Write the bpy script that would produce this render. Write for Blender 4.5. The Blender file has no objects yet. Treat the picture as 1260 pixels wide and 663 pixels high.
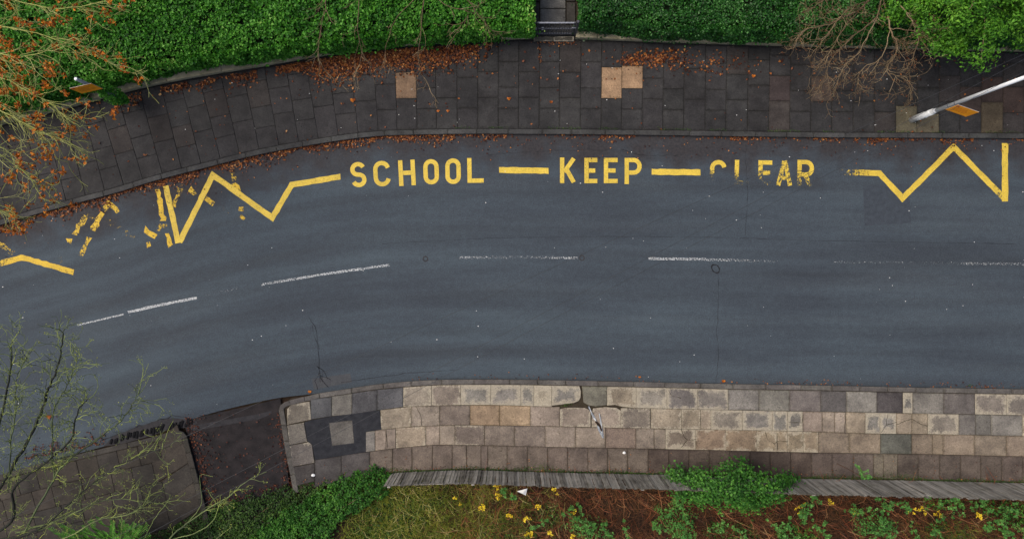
import bpy, bmesh, math, random
import numpy as np
from mathutils import Vector

random.seed(11)
rng = np.random.default_rng(11)
scene = bpy.context.scene
C = scene.collection

# ------------------------------------------------------------------ camera / world / sun / exposure
CAM_H = 20.0            # drone height above the road
SC = 42.0               # photograph pixels per metre on the road
cam_d = bpy.data.cameras.new('camera')
cam = bpy.data.objects.new('camera', cam_d)
C.objects.link(cam)
cam.location = (0, 0, CAM_H)
cam.rotation_euler = (0, 0, 0)
cam_d.sensor_width = 36.0
cam_d.lens = 36.0 * CAM_H / (1260 / SC)
cam_d.clip_end = 2000
scene.camera = cam

world = bpy.data.worlds.new('World')
scene.world = world
world.use_nodes = True
wn = world.node_tree.nodes
wl = world.node_tree.links
sky = wn.new('ShaderNodeTexSky')
sky.sky_type = 'NISHITA'
sky.sun_disc = False
SUN_EL, SUN_AZ = math.radians(54), math.radians(284)      # azimuth clockwise from +Y
sky.sun_elevation = SUN_EL
sky.sun_rotation = SUN_AZ
sky.dust_density = 6.0
sky.air_density = 1.0
sky.ozone_density = 1.0
wl.new(sky.outputs[0], wn['Background'].inputs[0])
wn['Background'].inputs[1].default_value = 0.15

sun_d = bpy.data.lights.new('sun', 'SUN')
sun_d.energy = 1.4
sun_d.angle = math.radians(38)
sun_d.color = (1.0, 0.95, 0.88)
sun = bpy.data.objects.new('sun', sun_d)
C.objects.link(sun)
sdir = Vector((math.sin(SUN_AZ) * math.cos(SUN_EL), math.cos(SUN_AZ) * math.cos(SUN_EL), math.sin(SUN_EL)))
sun.rotation_euler = sdir.to_track_quat('Z', 'Y').to_euler()
sun.location = (0, 0, 40)

vs = scene.view_settings
vs.view_transform = 'Standard'
vs.look = 'None'
vs.exposure = 0.12
vs.gamma = 1.0
vs.use_curve_mapping = False

# ------------------------------------------------------------------ helpers
def P(px, py, z=0.0):
    """point at height z that the photograph shows at (px, py)"""
    k = (CAM_H - z) / CAM_H / SC
    return Vector(((px - 630.0) * k, (331.5 - py) * k, z))

def link(o, parent=None):
    C.objects.link(o)
    if parent is not None:
        o.parent = parent
    return o

def tag(o, label=None, cat=None, group=None, kind=None):
    if label: o['label'] = label
    if cat: o['category'] = cat
    if group: o['group'] = group
    if kind: o['kind'] = kind
    return o

def empty(name, loc, label=None, cat=None, group=None, kind=None):
    o = bpy.data.objects.new(name, None)
    o.location = loc
    o.empty_display_size = 0.2
    link(o)
    return tag(o, label, cat, group, kind)

def woff(parent):
    v = Vector((0, 0, 0))
    while parent is not None:
        v += parent.location; parent = parent.parent
    return v

def mesh_obj(name, verts, faces, mat, parent=None, smooth=False):
    """verts in world space; when parented to an unrotated empty they are shifted to it"""
    me = bpy.data.meshes.new(name)
    if parent is not None:
        l = woff(parent)
        verts = [(v[0] - l.x, v[1] - l.y, v[2] - l.z) for v in verts]
    me.from_pydata([tuple(v) for v in verts], [], faces)
    me.materials.append(mat)
    if smooth:
        me.polygons.foreach_set('use_smooth', [True] * len(me.polygons))
    me.update()
    o = bpy.data.objects.new(name, me)
    return link(o, parent)

def np_mesh(name, V, F, mat, parent=None, var=None, smooth=False):
    """fast mesh from numpy arrays; F is (n,k)"""
    me = bpy.data.meshes.new(name)
    if parent is not None and parent.type == 'EMPTY':
        V = V - np.array(parent.location)
    n, k = F.shape
    me.vertices.add(len(V)); me.vertices.foreach_set('co', V.astype(np.float32).ravel())
    me.loops.add(n * k); me.loops.foreach_set('vertex_index', F.astype(np.int32).ravel())
    me.polygons.add(n)
    me.polygons.foreach_set('loop_start', np.arange(0, n * k, k, dtype=np.int32))
    me.polygons.foreach_set('loop_total', np.full(n, k, dtype=np.int32))
    if smooth:
        me.polygons.foreach_set('use_smooth', np.ones(n, dtype=bool))
    me.update(calc_edges=True)
    if var is not None:
        a = me.attributes.new('var', 'FLOAT', 'FACE')
        a.data.foreach_set('value', var.astype(np.float32))
    me.materials.append(mat)
    o = bpy.data.objects.new(name, me)
    return link(o, parent)

def pchip(xs, ys):
    xs = np.array(xs, float); ys = np.array(ys, float)
    h = np.diff(xs); d = np.diff(ys) / h
    m = np.zeros(len(xs)); m[0] = d[0]; m[-1] = d[-1]
    m[1:-1] = (d[:-1] * h[1:] + d[1:] * h[:-1]) / (h[1:] + h[:-1])
    def f(x):
        x = np.asarray(x, float)
        i = np.clip(np.searchsorted(xs, x) - 1, 0, len(xs) - 2)
        t = (x - xs[i]) / h[i]
        r = ((2*t**3 - 3*t**2 + 1) * ys[i] + (t**3 - 2*t**2 + t) * h[i] * m[i]
             + (-2*t**3 + 3*t**2) * ys[i+1] + (t**3 - t**2) * h[i] * m[i+1])
        r = np.where(x < xs[0], ys[0] + (x - xs[0]) * m[0], r)
        r = np.where(x > xs[-1], ys[-1] + (x - xs[-1]) * m[-1], r)
        return r
    return f

# ------------------------------------------------------------------ materials
class NT:
    def __init__(self, name):
        self.m = bpy.data.materials.new(name)
        self.m.use_nodes = True
        self.t = self.m.node_tree
        self.b = self.t.nodes['Principled BSDF']
        self.out = self.t.nodes['Material Output']
    def n(self, typ, **kw):
        nd = self.t.nodes.new(typ)
        for k, v in kw.items():
            setattr(nd, k, v)
        return nd
    def l(self, a, b):
        self.t.links.new(a, b)
    def val(self, sock, v):
        if hasattr(v, 'is_output') or hasattr(v, 'links'):
            self.l(v, sock)
        else:
            sock.default_value = v
    def noise(self, scale, vec=None, detail=4, rough=0.55, dist=0.0):
        nd = self.n('ShaderNodeTexNoise')
        nd.inputs['Scale'].default_value = scale
        nd.inputs['Detail'].default_value = detail
        nd.inputs['Roughness'].default_value = rough
        nd.inputs['Distortion'].default_value = dist
        if vec is not None: self.l(vec, nd.inputs['Vector'])
        return nd.outputs[0]
    def pos(self):
        return self.n('ShaderNodeNewGeometry').outputs['Position']
    def ramp(self, fac, stops, interp='LINEAR'):
        nd = self.n('ShaderNodeValToRGB')
        nd.color_ramp.interpolation = interp
        el = nd.color_ramp.elements
        while len(el) > 1: el.remove(el[-1])
        el[0].position = stops[0][0]; el[0].color = (*stops[0][1], 1)
        for p, c in stops[1:]:
            e = el.new(p); e.color = (*c, 1)
        self.l(fac, nd.inputs[0])
        return nd.outputs[0]
    def step(self, v, a, b, lo=0.0, hi=1.0):
        nd = self.n('ShaderNodeMapRange')
        self.val(nd.inputs[0], v)
        for i, x in enumerate((a, b, lo, hi)): nd.inputs[i + 1].default_value = x
        return nd.outputs[0]
    def math(self, op, a, b=0.0):
        nd = self.n('ShaderNodeMath', operation=op)
        self.val(nd.inputs[0], a); self.val(nd.inputs[1], b)
        return nd.outputs[0]
    def mix(self, fac, a, b, mode='MIX'):
        nd = self.n('ShaderNodeMix', data_type='RGBA', blend_type=mode)
        self.val(nd.inputs[0], fac)
        for s, v in ((nd.inputs[6], a), (nd.inputs[7], b)):
            if isinstance(v, tuple): s.default_value = (*v, 1) if len(v) == 3 else v
            else: self.l(v, s)
        return nd.outputs[2]
    def vmap(self, vec, scale):
        nd = self.n('ShaderNodeVectorMath', operation='MULTIPLY')
        self.l(vec, nd.inputs[0]); nd.inputs[1].default_value = scale
        return nd.outputs[0]
    def bump(self, h, strength=0.3, dist=0.01):
        nd = self.n('ShaderNodeBump')
        nd.inputs['Strength'].default_value = strength
        nd.inputs['Distance'].default_value = dist
        self.l(h, nd.inputs['Height']); self.l(nd.outputs[0], self.b.inputs['Normal'])
    def done(self, col, rough=0.8, spec=0.4):
        if isinstance(col, tuple): self.b.inputs['Base Color'].default_value = (*col, 1)
        else: self.l(col, self.b.inputs['Base Color'])
        self.val(self.b.inputs['Roughness'], rough)
        self.b.inputs['Specular IOR Level'].default_value = spec
        return self.m

M = {}
def simple(name, col, rough=0.7, spec=0.4, vary=0.25, scale=20.0, metal=0.0):
    t = NT(name)
    nz = t.noise(scale, t.pos(), 5)
    c = t.mix(t.step(nz, 0.3, 0.7), tuple(x * (1 - vary) for x in col), tuple(min(1, x * (1 + vary)) for x in col))
    t.b.inputs['Metallic'].default_value = metal
    M[name] = t.done(c, rough, spec)
    return M[name]

def asphalt():
    t = NT('asphalt')
    uv = t.n('ShaderNodeUVMap', uv_map='road').outputs[0]
    p = t.pos()
    grit = t.noise(26, p, 5, 0.85)
    mid = t.noise(6, p, 5, 0.6)
    streak = t.noise(1.0, t.vmap(uv, (0.07, 1.9, 1)), 4, 0.55, 0.2)
    streak2 = t.noise(1.0, t.vmap(uv, (0.03, 1.0, 1)), 2, 0.5)
    big = t.noise(0.28, p, 3, 0.5)
    c = t.ramp(streak, [(0.28, (0.043, 0.053, 0.063)), (0.5, (0.048, 0.061, 0.074)), (0.70, (0.055, 0.071, 0.085))])
    c = t.mix(t.step(streak2, 0.35, 0.65), c, t.mix(1.0, c, (0.90, 0.88, 0.89), 'MULTIPLY'))
    c = t.mix(t.step(big, 0.42, 0.62, 0, 0.7), c, t.mix(1.0, c, (1.12, 1.14, 1.12), 'MULTIPLY'))
    c = t.mix(t.step(mid, 0.3, 0.7), t.mix(1.0, c, (0.88, 0.88, 0.89), 'MULTIPLY'), t.mix(1.0, c, (1.1, 1.1, 1.1), 'MULTIPLY'))
    blot = t.noise(1.0, t.vmap(uv, (0.22, 1.5, 1.0)), 7, 0.66, 0.2)
    c = t.mix(t.step(blot, 0.36, 0.64), t.mix(1.0, c, (0.88, 0.87, 0.88), 'MULTIPLY'), t.mix(1.0, c, (1.09, 1.11, 1.11), 'MULTIPLY'))
    vg = t.n('ShaderNodeTexVoronoi'); vg.inputs['Scale'].default_value = 17; t.l(p, vg.inputs['Vector'])
    chip = t.step(vg.outputs['Distance'], 0.10, 0.22, 1, 0)
    c = t.mix(t.math('MULTIPLY', chip, 0.5), c, t.mix(t.step(grit, 0.4, 0.6), t.mix(1.0, c, (0.45, 0.45, 0.45), 'MULTIPLY'), t.mix(1.0, c, (1.9, 1.9, 1.85), 'MULTIPLY')))
    c = t.mix(t.step(grit, 0.25, 0.75), t.mix(1.0, c, (0.52, 0.52, 0.53), 'MULTIPLY'), t.mix(1.0, c, (1.48, 1.48, 1.45), 'MULTIPLY'))
    # silt and rotted leaf dirt kept along the upper gutter (v = metres from the upper kerb)
    sep = t.n('ShaderNodeSeparateXYZ'); t.l(uv, sep.inputs[0])
    e = t.math('ADD', sep.outputs[1], t.step(t.noise(1.1, p, 5, 0.6), 0.3, 0.7, -0.55, 0.55))
    dirt = t.step(e, 0.25, 1.1, 0.85, 0.0)
    c = t.mix(dirt, c, t.mix(t.step(t.noise(14, p, 4), 0.35, 0.65), (0.024, 0.021, 0.022), (0.042, 0.036, 0.036)))
    # pale bare aggregate in the worn wheel tracks on the outside of the bend
    agg = t.math('MULTIPLY', t.step(t.noise(70, p, 2, 0.8), 0.56, 0.68), t.step(t.noise(1.0, t.vmap(uv, (0.12, 1.1, 1)), 3), 0.52, 0.68))
    c = t.mix(t.math('MULTIPLY', agg, 0.5), c, (0.17, 0.18, 0.17))
    t.bump(grit, 0.25, 0.006)
    M['asphalt'] = t.done(c, t.step(mid, 0.3, 0.7, 0.72, 0.85), 0.16)
asphalt()

def flat_tar(name, c0, c1, scale=7.0):
    t = NT(name)
    p = t.pos()
    c = t.mix(t.step(t.noise(scale, p, 5, 0.6), 0.35, 0.65), c0, c1)
    grit = t.noise(40, p, 4, 0.8)
    c = t.mix(t.step(grit, 0.25, 0.75), t.mix(1.0, c, (0.65, 0.65, 0.65), 'MULTIPLY'), t.mix(1.0, c, (1.35, 1.35, 1.35), 'MULTIPLY'))
    t.bump(grit, 0.3, 0.006)
    M[name] = t.done(c, 0.8, 0.12)
flat_tar('tar_patch', (0.038, 0.046, 0.056), (0.050, 0.060, 0.073))
flat_tar('tar_light_patch', (0.052, 0.055, 0.060), (0.066, 0.068, 0.072))
flat_tar('tar_pavement', (0.018, 0.019, 0.023), (0.030, 0.031, 0.035))
flat_tar('tar_drive', (0.015, 0.0135, 0.014), (0.031, 0.026, 0.026), 3.0)
flat_tar('tar_edge', (0.028, 0.027, 0.029), (0.042, 0.040, 0.042))
flat_tar('crack_tar', (0.012, 0.012, 0.014), (0.024, 0.025, 0.028))

def slab_mat():
    """object colour = stone colour, object alpha = how far the pale weathered rim covers the face"""
    t = NT('paving_stone')
    oi = t.n('ShaderNodeObjectInfo')
    p = t.pos()
    g = t.n('ShaderNodeTexCoord').outputs['Generated']
    off = t.n('ShaderNodeVectorMath', operation='ADD'); t.l(p, off.inputs[0])
    rv = t.n('ShaderNodeVectorMath', operation='SCALE'); rv.inputs[0].default_value = (37, 17, 91)
    t.l(oi.outputs['Random'], rv.inputs['Scale']); t.l(rv.outputs[0], off.inputs[1])
    q = off.outputs[0]
    base = oi.outputs['Color']
    n1 = t.noise(3.2, q, 5, 0.6)
    n2 = t.noise(16, q, 5, 0.7)
    n3 = t.noise(30, q, 5, 0.8)
    stain = t.noise(0.9, p, 5, 0.6)
    c = t.mix(t.step(n1, 0.3, 0.7), t.mix(1.0, base, (0.72, 0.71, 0.71), 'MULTIPLY'), t.mix(1.0, base, (1.22, 1.21, 1.16), 'MULTIPLY'))
    c = t.mix(t.step(stain, 0.35, 0.65), t.mix(1.0, c, (0.74, 0.73, 0.72), 'MULTIPLY'), t.mix(1.0, c, (1.20, 1.19, 1.16), 'MULTIPLY'))
    c = t.mix(t.step(n2, 0.3, 0.7), t.mix(1.0, c, (0.82, 0.81, 0.80), 'MULTIPLY'), t.mix(1.0, c, (1.2, 1.18, 1.14), 'MULTIPLY'))
    c = t.mix(t.step(n3, 0.32, 0.68), t.mix(1.0, c, (0.66, 0.66, 0.66), 'MULTIPLY'), t.mix(1.0, c, (1.3, 1.3, 1.28), 'MULTIPLY'))
    # dark lichen spots
    vo = t.n('ShaderNodeTexVoronoi'); vo.inputs['Scale'].default_value = 7.0; t.l(q, vo.inputs['Vector'])
    spot = t.math('MULTIPLY', t.step(vo.outputs['Distance'], 0.08, 0.24, 1, 0), t.step(n1, 0.48, 0.60))
    c = t.mix(t.math('MULTIPLY', spot, 0.7), c, t.mix(1.0, c, (0.36, 0.34, 0.34), 'MULTIPLY'))
    sep = t.n('ShaderNodeSeparateXYZ'); t.l(g, sep.inputs[0])
    ex = t.math('MINIMUM', sep.outputs[0], t.math('SUBTRACT', 1.0, sep.outputs[0]))
    ey = t.math('MINIMUM', sep.outputs[1], t.math('SUBTRACT', 1.0, sep.outputs[1]))
    ed0 = t.math('MINIMUM', t.math('MULTIPLY', ex, 1.4), ey)
    # soil and algae crept in from the joints
    grime = t.step(t.math('ADD', ed0, t.step(n2, 0.3, 0.7, -0.07, 0.07)), 0.0, 0.10, 0.5, 0.0)
    c = t.mix(grime, c, t.mix(1.0, c, (0.52, 0.50, 0.42), 'MULTIPLY'))
    # pale rim, where the darkened skin has flaked away from the edges
    ed = t.math('ADD', ed0, t.step(t.noise(3.4, q, 7, 0.72), 0.28, 0.72, -0.24, 0.24))
    lim = t.math('MULTIPLY', oi.outputs['Alpha'], 0.40)
    rim = t.step(t.math('ADD', t.math('SUBTRACT', lim, ed), t.step(n3, 0.3, 0.7, -0.09, 0.09)), -0.05, 0.07)
    rim = t.math('MULTIPLY', rim, t.math('GREATER_THAN', oi.outputs['Alpha'], 0.02))
    pale = t.mix(t.step(n2, 0.3, 0.7), (0.27, 0.235, 0.175), (0.45, 0.405, 0.31))
    pale = t.mix(t.step(n3, 0.3, 0.7), t.mix(1.0, pale, (0.75, 0.74, 0.72), 'MULTIPLY'), t.mix(1.0, pale, (1.15, 1.15, 1.15), 'MULTIPLY'))
    c = t.mix(t.math('MULTIPLY', rim, 0.76), c, pale)
    t.bump(t.math('ADD', n3, t.math('MULTIPLY', n2, 1.5)), 0.3, 0.006)
    M['slab'] = t.done(c, 0.75, 0.14)
slab_mat()

def paint_mat(name, c0, c1, flake=11):
    t = NT(name)
    p = t.pos()
    at = t.n('ShaderNodeAttribute', attribute_name='wear').outputs['Fac']
    n = t.noise(flake, p, 6, 0.75)
    fine = t.noise(24, p, 4, 0.8)
    mixn = t.math('ADD', t.math('MULTIPLY', n, 0.65), t.math('MULTIPLY', fine, 0.35))
    hole = t.step(t.math('SUBTRACT', mixn, t.step(at, 0, 1, 0.31, 0.71)), -0.035, 0.035)    # 1 = paint stays
    c = t.mix(t.step(t.noise(25, p, 4), 0.3, 0.7), c0, c1)
    c = t.mix(t.step(t.noise(3, p, 4), 0.45, 0.75, 0, 0.5), c, t.mix(1.0, c, (0.6, 0.58, 0.55), 'MULTIPLY'))
    c = t.mix(t.step(fine, 0.52, 0.70, 0, 0.6), c, (0.13, 0.11, 0.06))
    c = t.mix(t.step(t.noise(1.7, p, 5, 0.65), 0.42, 0.7, 0, 0.45), c, t.mix(1.0, c, (0.62, 0.62, 0.62), 'MULTIPLY'))
    t.done(c, 0.65, 0.35)
    tr = t.n('ShaderNodeBsdfTransparent')
    mx = t.n('ShaderNodeMixShader')
    t.l(hole, mx.inputs[0]); t.l(tr.outputs[0], mx.inputs[1]); t.l(t.b.outputs[0], mx.inputs[2])
    t.l(mx.outputs[0], t.out.inputs['Surface'])
    M[name] = t.m
paint_mat('yellow_paint', (0.60, 0.42, 0.040), (0.72, 0.52, 0.07))
paint_mat('bright_yellow_paint', (0.58, 0.37, 0.015), (0.68, 0.45, 0.03))
paint_mat('white_paint', (0.38, 0.41, 0.43), (0.60, 0.62, 0.62), 26)

def leaf_mat(name, stops, trans=0.25, rough=0.5, spec=0.22, patch=0.42):
    t = NT(name)
    at = t.n('ShaderNodeAttribute', attribute_name='var').outputs['Fac']
    n = t.noise(1.3, t.pos(), 3, 0.6)
    f = t.math('ADD', t.math('MULTIPLY', at, 1 - patch), t.math('MULTIPLY', t.step(n, 0.3, 0.7), patch))
    c = t.ramp(f, stops)
    t.done(c, rough, spec)
    if trans:
        tl = t.n('ShaderNodeBsdfTranslucent'); t.l(c, tl.inputs[0])
        mx = t.n('ShaderNodeMixShader'); mx.inputs[0].default_value = trans
        t.l(t.b.outputs[0], mx.inputs[1]); t.l(tl.outputs[0], mx.inputs[2])
        t.l(mx.outputs[0], t.out.inputs['Surface'])
    M[name] = t.m
leaf_mat('ivy_leaf', [(0.0, (0.006, 0.034, 0.005)), (0.3, (0.024, 0.125, 0.009)), (0.65, (0.068, 0.25, 0.016)), (0.88, (0.14, 0.37, 0.05)), (1.0, (0.38, 0.46, 0.12))])
leaf_mat('privet_leaf', [(0.0, (0.004, 0.024, 0.005)), (0.4, (0.014, 0.080, 0.009)), (0.75, (0.038, 0.160, 0.018)), (1.0, (0.15, 0.36, 0.10))], spec=0.35, rough=0.4)
leaf_mat('tree_leaf', [(0.0, (0.009, 0.040, 0.005)), (0.35, (0.042, 0.15, 0.010)), (0.75, (0.110, 0.30, 0.020)), (1.0, (0.26, 0.52, 0.06))])
leaf_mat('bush_leaf', [(0.0, (0.008, 0.035, 0.006)), (0.45, (0.036, 0.135, 0.015)), (0.8, (0.09, 0.25, 0.03)), (0.95, (0.20, 0.38, 0.05)), (1.0, (0.42, 0.42, 0.06))])
leaf_mat('bramble_leaf', [(0.0, (0.03, 0.10, 0.02)), (0.5, (0.075, 0.22, 0.04)), (0.9, (0.15, 0.34, 0.07)), (1.0, (0.36, 0.42, 0.10))])
leaf_mat('yellow_leaf', [(0.0, (0.45, 0.28, 0.02)), (0.5, (0.70, 0.50, 0.02)), (1.0, (0.80, 0.62, 0.05))], trans=0.2)
leaf_mat('frond_leaf', [(0.0, (0.03, 0.12, 0.012)), (0.5, (0.08, 0.25, 0.025)), (1.0, (0.16, 0.36, 0.05))])
leaf_mat('dead_leaf', [(0.0, (0.018, 0.007, 0.005)), (0.3, (0.060, 0.017, 0.008)), (0.55, (0.15, 0.042, 0.012)), (0.8, (0.27, 0.090, 0.02)), (0.93, (0.42, 0.18, 0.05)), (1.0, (0.62, 0.50, 0.26))], trans=0.1, patch=0.15)
leaf_mat('dark_dead_leaf', [(0.0, (0.016, 0.006, 0.005)), (0.4, (0.050, 0.014, 0.008)), (0.8, (0.13, 0.036, 0.014)), (1.0, (0.26, 0.09, 0.025))], trans=0.1, patch=0.15)
leaf_mat('rust_leaf', [(0.0, (0.16, 0.034, 0.005)), (0.5, (0.44, 0.115, 0.008)), (1.0, (0.66, 0.24, 0.02))], trans=0.25, patch=0.1)
leaf_mat('bracken', [(0.0, (0.028, 0.012, 0.006)), (0.45, (0.095, 0.037, 0.014)), (0.8, (0.19, 0.085, 0.030)), (1.0, (0.40, 0.26, 0.11))], trans=0.1)
leaf_mat('dry_grass', [(0.0, (0.03, 0.06, 0.008)), (0.4, (0.13, 0.18, 0.018)), (0.75, (0.28, 0.29, 0.035)), (1.0, (0.50, 0.45, 0.13))], trans=0.25)
leaf_mat('straw', [(0.0, (0.22, 0.17, 0.05)), (0.5, (0.40, 0.34, 0.11)), (1.0, (0.60, 0.54, 0.25))], trans=0.2)
leaf_mat('red_stem', [(0.0, (0.08, 0.020, 0.010)), (0.5, (0.22, 0.060, 0.022)), (0.8, (0.33, 0.14, 0.055)), (1.0, (0.50, 0.36, 0.18))], trans=0.05, patch=.2)
leaf_mat('moss', [(0.0, (0.012, 0.026, 0.006)), (0.6, (0.035, 0.085, 0.012)), (1.0, (0.10, 0.18, 0.02))], trans=0.1)
leaf_mat('pale_twig', [(0.0, (0.14, 0.16, 0.045)), (0.5, (0.30, 0.32, 0.09)), (1.0, (0.52, 0.50, 0.22))], trans=0, rough=0.8)
leaf_mat('lichen_twig', [(0.0, (0.026, 0.030, 0.020)), (0.3, (0.075, 0.095, 0.045)), (0.55, (0.18, 0.225, 0.08)), (0.78, (0.31, 0.37, 0.09)), (1.0, (0.50, 0.52, 0.09))], trans=0, rough=0.85)
leaf_mat('lichen_crust', [(0.0, (0.11, 0.14, 0.05)), (0.5, (0.20, 0.24, 0.06)), (1.0, (0.36, 0.37, 0.07))], trans=0.1, rough=0.9)
leaf_mat('brown_twig', [(0.0, (0.055, 0.038, 0.022)), (0.5, (0.15, 0.105, 0.058)), (1.0, (0.36, 0.28, 0.17))], trans=0, rough=0.85)
leaf_mat('dark_bark', [(0.0, (0.010, 0.010, 0.009)), (0.6, (0.022, 0.024, 0.018)), (1.0, (0.07, 0.085, 0.04))], trans=0, rough=0.9, patch=0.6)
leaf_mat('fence_wood', [(0.0, (0.045, 0.043, 0.042)), (0.5, (0.12, 0.115, 0.11)), (1.0, (0.25, 0.24, 0.225))], trans=0, rough=0.85)

def plank_mat():
    t = NT('weathered_plank')
    oi = t.n('ShaderNodeObjectInfo')
    p = t.pos()
    n = t.noise(1.0, t.vmap(p, (48, 48, 2.2)), 5, 0.7)
    m = t.noise(2.0, p, 4, 0.6)
    f = t.math('ADD', t.math('MULTIPLY', oi.outputs['Random'], 0.22), t.math('ADD', t.math('MULTIPLY', n, 0.68), t.math('MULTIPLY', m, 0.28)))
    c = t.ramp(f, [(0.36, (0.042, 0.038, 0.032)), (0.46, (0.125, 0.115, 0.098)), (0.58, (0.245, 0.23, 0.20)), (0.78, (0.42, 0.395, 0.35))])
    c = t.mix(t.step(t.noise(3, p, 4), 0.55, 0.72, 0, 0.35), c, (0.06, 0.07, 0.03))
    t.bump(n, 0.4, 0.004)
    M['plank'] = t.done(c, 0.85, 0.12)
plank_mat()

def stone_mat(name, c0, c1, moss=0.3, scale=5.0):
    t = NT(name)
    p = t.pos()
    c = t.mix(t.step(t.noise(scale, p, 6, 0.65), 0.3, 0.7), c0, c1)
    c = t.mix(t.step(t.noise(2.2, p, 5, 0.6), 0.5, 0.7, 0, moss), c, (0.05, 0.055, 0.018))
    g = t.noise(60, p, 3, 0.7)
    c = t.mix(t.step(g, 0.3, 0.7), t.mix(1.0, c, (0.75, 0.75, 0.75), 'MULTIPLY'), t.mix(1.0, c, (1.2, 1.2, 1.2), 'MULTIPLY'))
    t.bump(g, 0.4, 0.008)
    M[name] = t.done(c, 0.85, 0.1)
stone_mat('wall_stone', (0.20, 0.175, 0.105), (0.42, 0.37, 0.25), 0.45)
stone_mat('joint_bed', (0.022, 0.017, 0.012), (0.052, 0.040, 0.027), 0.2, 12)
stone_mat('dark_joint', (0.016, 0.0155, 0.016), (0.028, 0.027, 0.027), 0.15, 12)
stone_mat('soil', (0.014, 0.009, 0.006), (0.040, 0.024, 0.015), 0.25, 3)
stone_mat('lawn_grass', (0.02, 0.05, 0.010), (0.05, 0.10, 0.018), 0.3, 2)
stone_mat('sett_stone', (0.004, 0.004, 0.005), (0.012, 0.012, 0.013), 0.0)
stone_mat('step_stone', (0.055, 0.055, 0.050), (0.105, 0.10, 0.09), 0.3)
simple('end_grain', (0.075, 0.065, 0.050), 0.9, 0.1, 0.4, 30)
simple('lamp_paint', (0.84, 0.87, 0.90), 0.35, 0.5, 0.08, 3)
simple('lamp_base_paint', (0.56, 0.58, 0.58), 0.5, 0.4, 0.25, 9)
simple('post_grey', (0.20, 0.22, 0.25), 0.45, 0.5, 0.15, 8)
simple('sign_orange', (0.92, 0.34, 0.004), 0.45, 0.4, 0.08, 6)
simple('sign_back', (0.35, 0.33, 0.30), 0.5, 0.4, 0.1, 6)
simple('sign_print', (0.42, 0.10, 0.01), 0.5, 0.4, 0.2, 30)
simple('sign_red', (0.45, 0.05, 0.02), 0.5, 0.4, 0.1, 30)
simple('gate_iron', (0.045, 0.048, 0.058), 0.45, 0.5, 0.2, 10)
simple('gate_worn_iron', (0.19, 0.20, 0.23), 0.4, 0.5, 0.25, 10)
simple('cable_black', (0.030, 0.032, 0.036), 0.5, 0.4, 0.1, 3)
simple('foil', (0.34, 0.36, 0.37), 0.35, 0.5, 0.45, 25, 0.3)
simple('mud', (0.030, 0.018, 0.012), 0.9, 0.2, 0.3, 20)
simple('speck_white', (0.70, 0.70, 0.68), 0.7, 0.3, 0.1, 3)
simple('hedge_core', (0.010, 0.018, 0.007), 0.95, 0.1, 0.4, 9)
simple('lens_glass', (0.5, 0.52, 0.52), 0.15, 0.5, 0.05, 5)
simple('manhole_iron', (0.022, 0.022, 0.024), 0.6, 0.4, 0.3, 30)

# ------------------------------------------------------------------ lines of the street, in photograph pixels on their own level
PAV = 0.11                                              # pavement height over the road
U = pchip([-3200, -1500, -400, -150, 0, 83, 138, 196, 259, 300, 340, 380, 424, 467, 520, 560, 640, 760, 900, 1000, 1130, 1260, 1600, 4200],
          [2400, 985, 436, 332, 277, 253, 238.5, 221, 205, 194.5, 186, 179, 172, 167.5, 165.8, 165, 165, 166, 167.8, 169.2, 169.8, 170.5, 172, 190])
LW = pchip([-3200, -1500, -400, -120, 0, 20, 113, 186, 240, 319, 345, 381, 419, 457, 497, 528, 575, 617, 680, 800, 903, 1014, 1105, 1260, 1600, 4200],
           [2850, 1330, 738, 624, 584, 578, 553, 533, 514, 494, 489, 485, 479.5, 473.5, 469.5, 467.5, 466.5, 466.5, 467.5, 470, 472.3, 474, 476, 478.5, 482, 500])
WALL = pchip([-3200, -1500, -400, -150, 0, 80, 159, 240, 320, 400, 480, 560, 640, 700, 800, 1000, 1260, 1600, 4200],
             [2180, 830, 300, 205, 157, 137, 115, 98, 85, 71, 61, 55, 50.5, 50.5, 54, 60, 66, 72, 110])

# ------------------------------------------------------------------ ground and road
def grid_sheet(name, xs, fa, fb, z, mat, n=8, uvname=None, parent=None):
    verts, faces, uvs = [], [], []
    s = 0.0; prev = None
    for x in xs:
        a = P(x, float(fa(x)), 0); b = P(x, float(fb(x)), 0)
        if prev is not None: s += (a - prev).length
        prev = a
        for j in range(n + 1):
            q = a.lerp(b, j / n); verts.append((q.x, q.y, z)); uvs.append((s, (a - q).length * 0.97))
    for i in range(len(xs) - 1):
        for j in range(n):
            a = i * (n + 1) + j
            faces.append((a, a + 1, a + n + 2, a + n + 1))
    o = mesh_obj(name, verts, faces, mat, parent)
    if uvname:
        l = o.data.uv_layers.new(name=uvname)
        for lp in o.data.loops: l.data[lp.index].uv = uvs[lp.vertex_index]
    return o

g = 700
tag(mesh_obj('ground', [(-g, -g, -0.06), (g, -g, -0.06), (g, g, -0.06), (-g, g, -0.06)], [(0, 1, 2, 3)], M['soil']), kind='structure')
xs_all = list(np.concatenate([np.linspace(-3200, -300, 40), np.linspace(-270, 1530, 150), np.linspace(1600, 4200, 14)]))
road = grid_sheet('road', xs_all, U, LW, 0.0, M['asphalt'], 10, 'road')
tag(road, 'blue-grey worn asphalt road curving down at one end', kind='structure')

lawn = grid_sheet('lawn', xs_all, lambda x: WALL(x) - 2400, lambda x: WALL(x) - 120, -.03, M['lawn_grass'], 6)
tag(lawn, 'rough grass garden behind the hedges', kind='structure')

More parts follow.
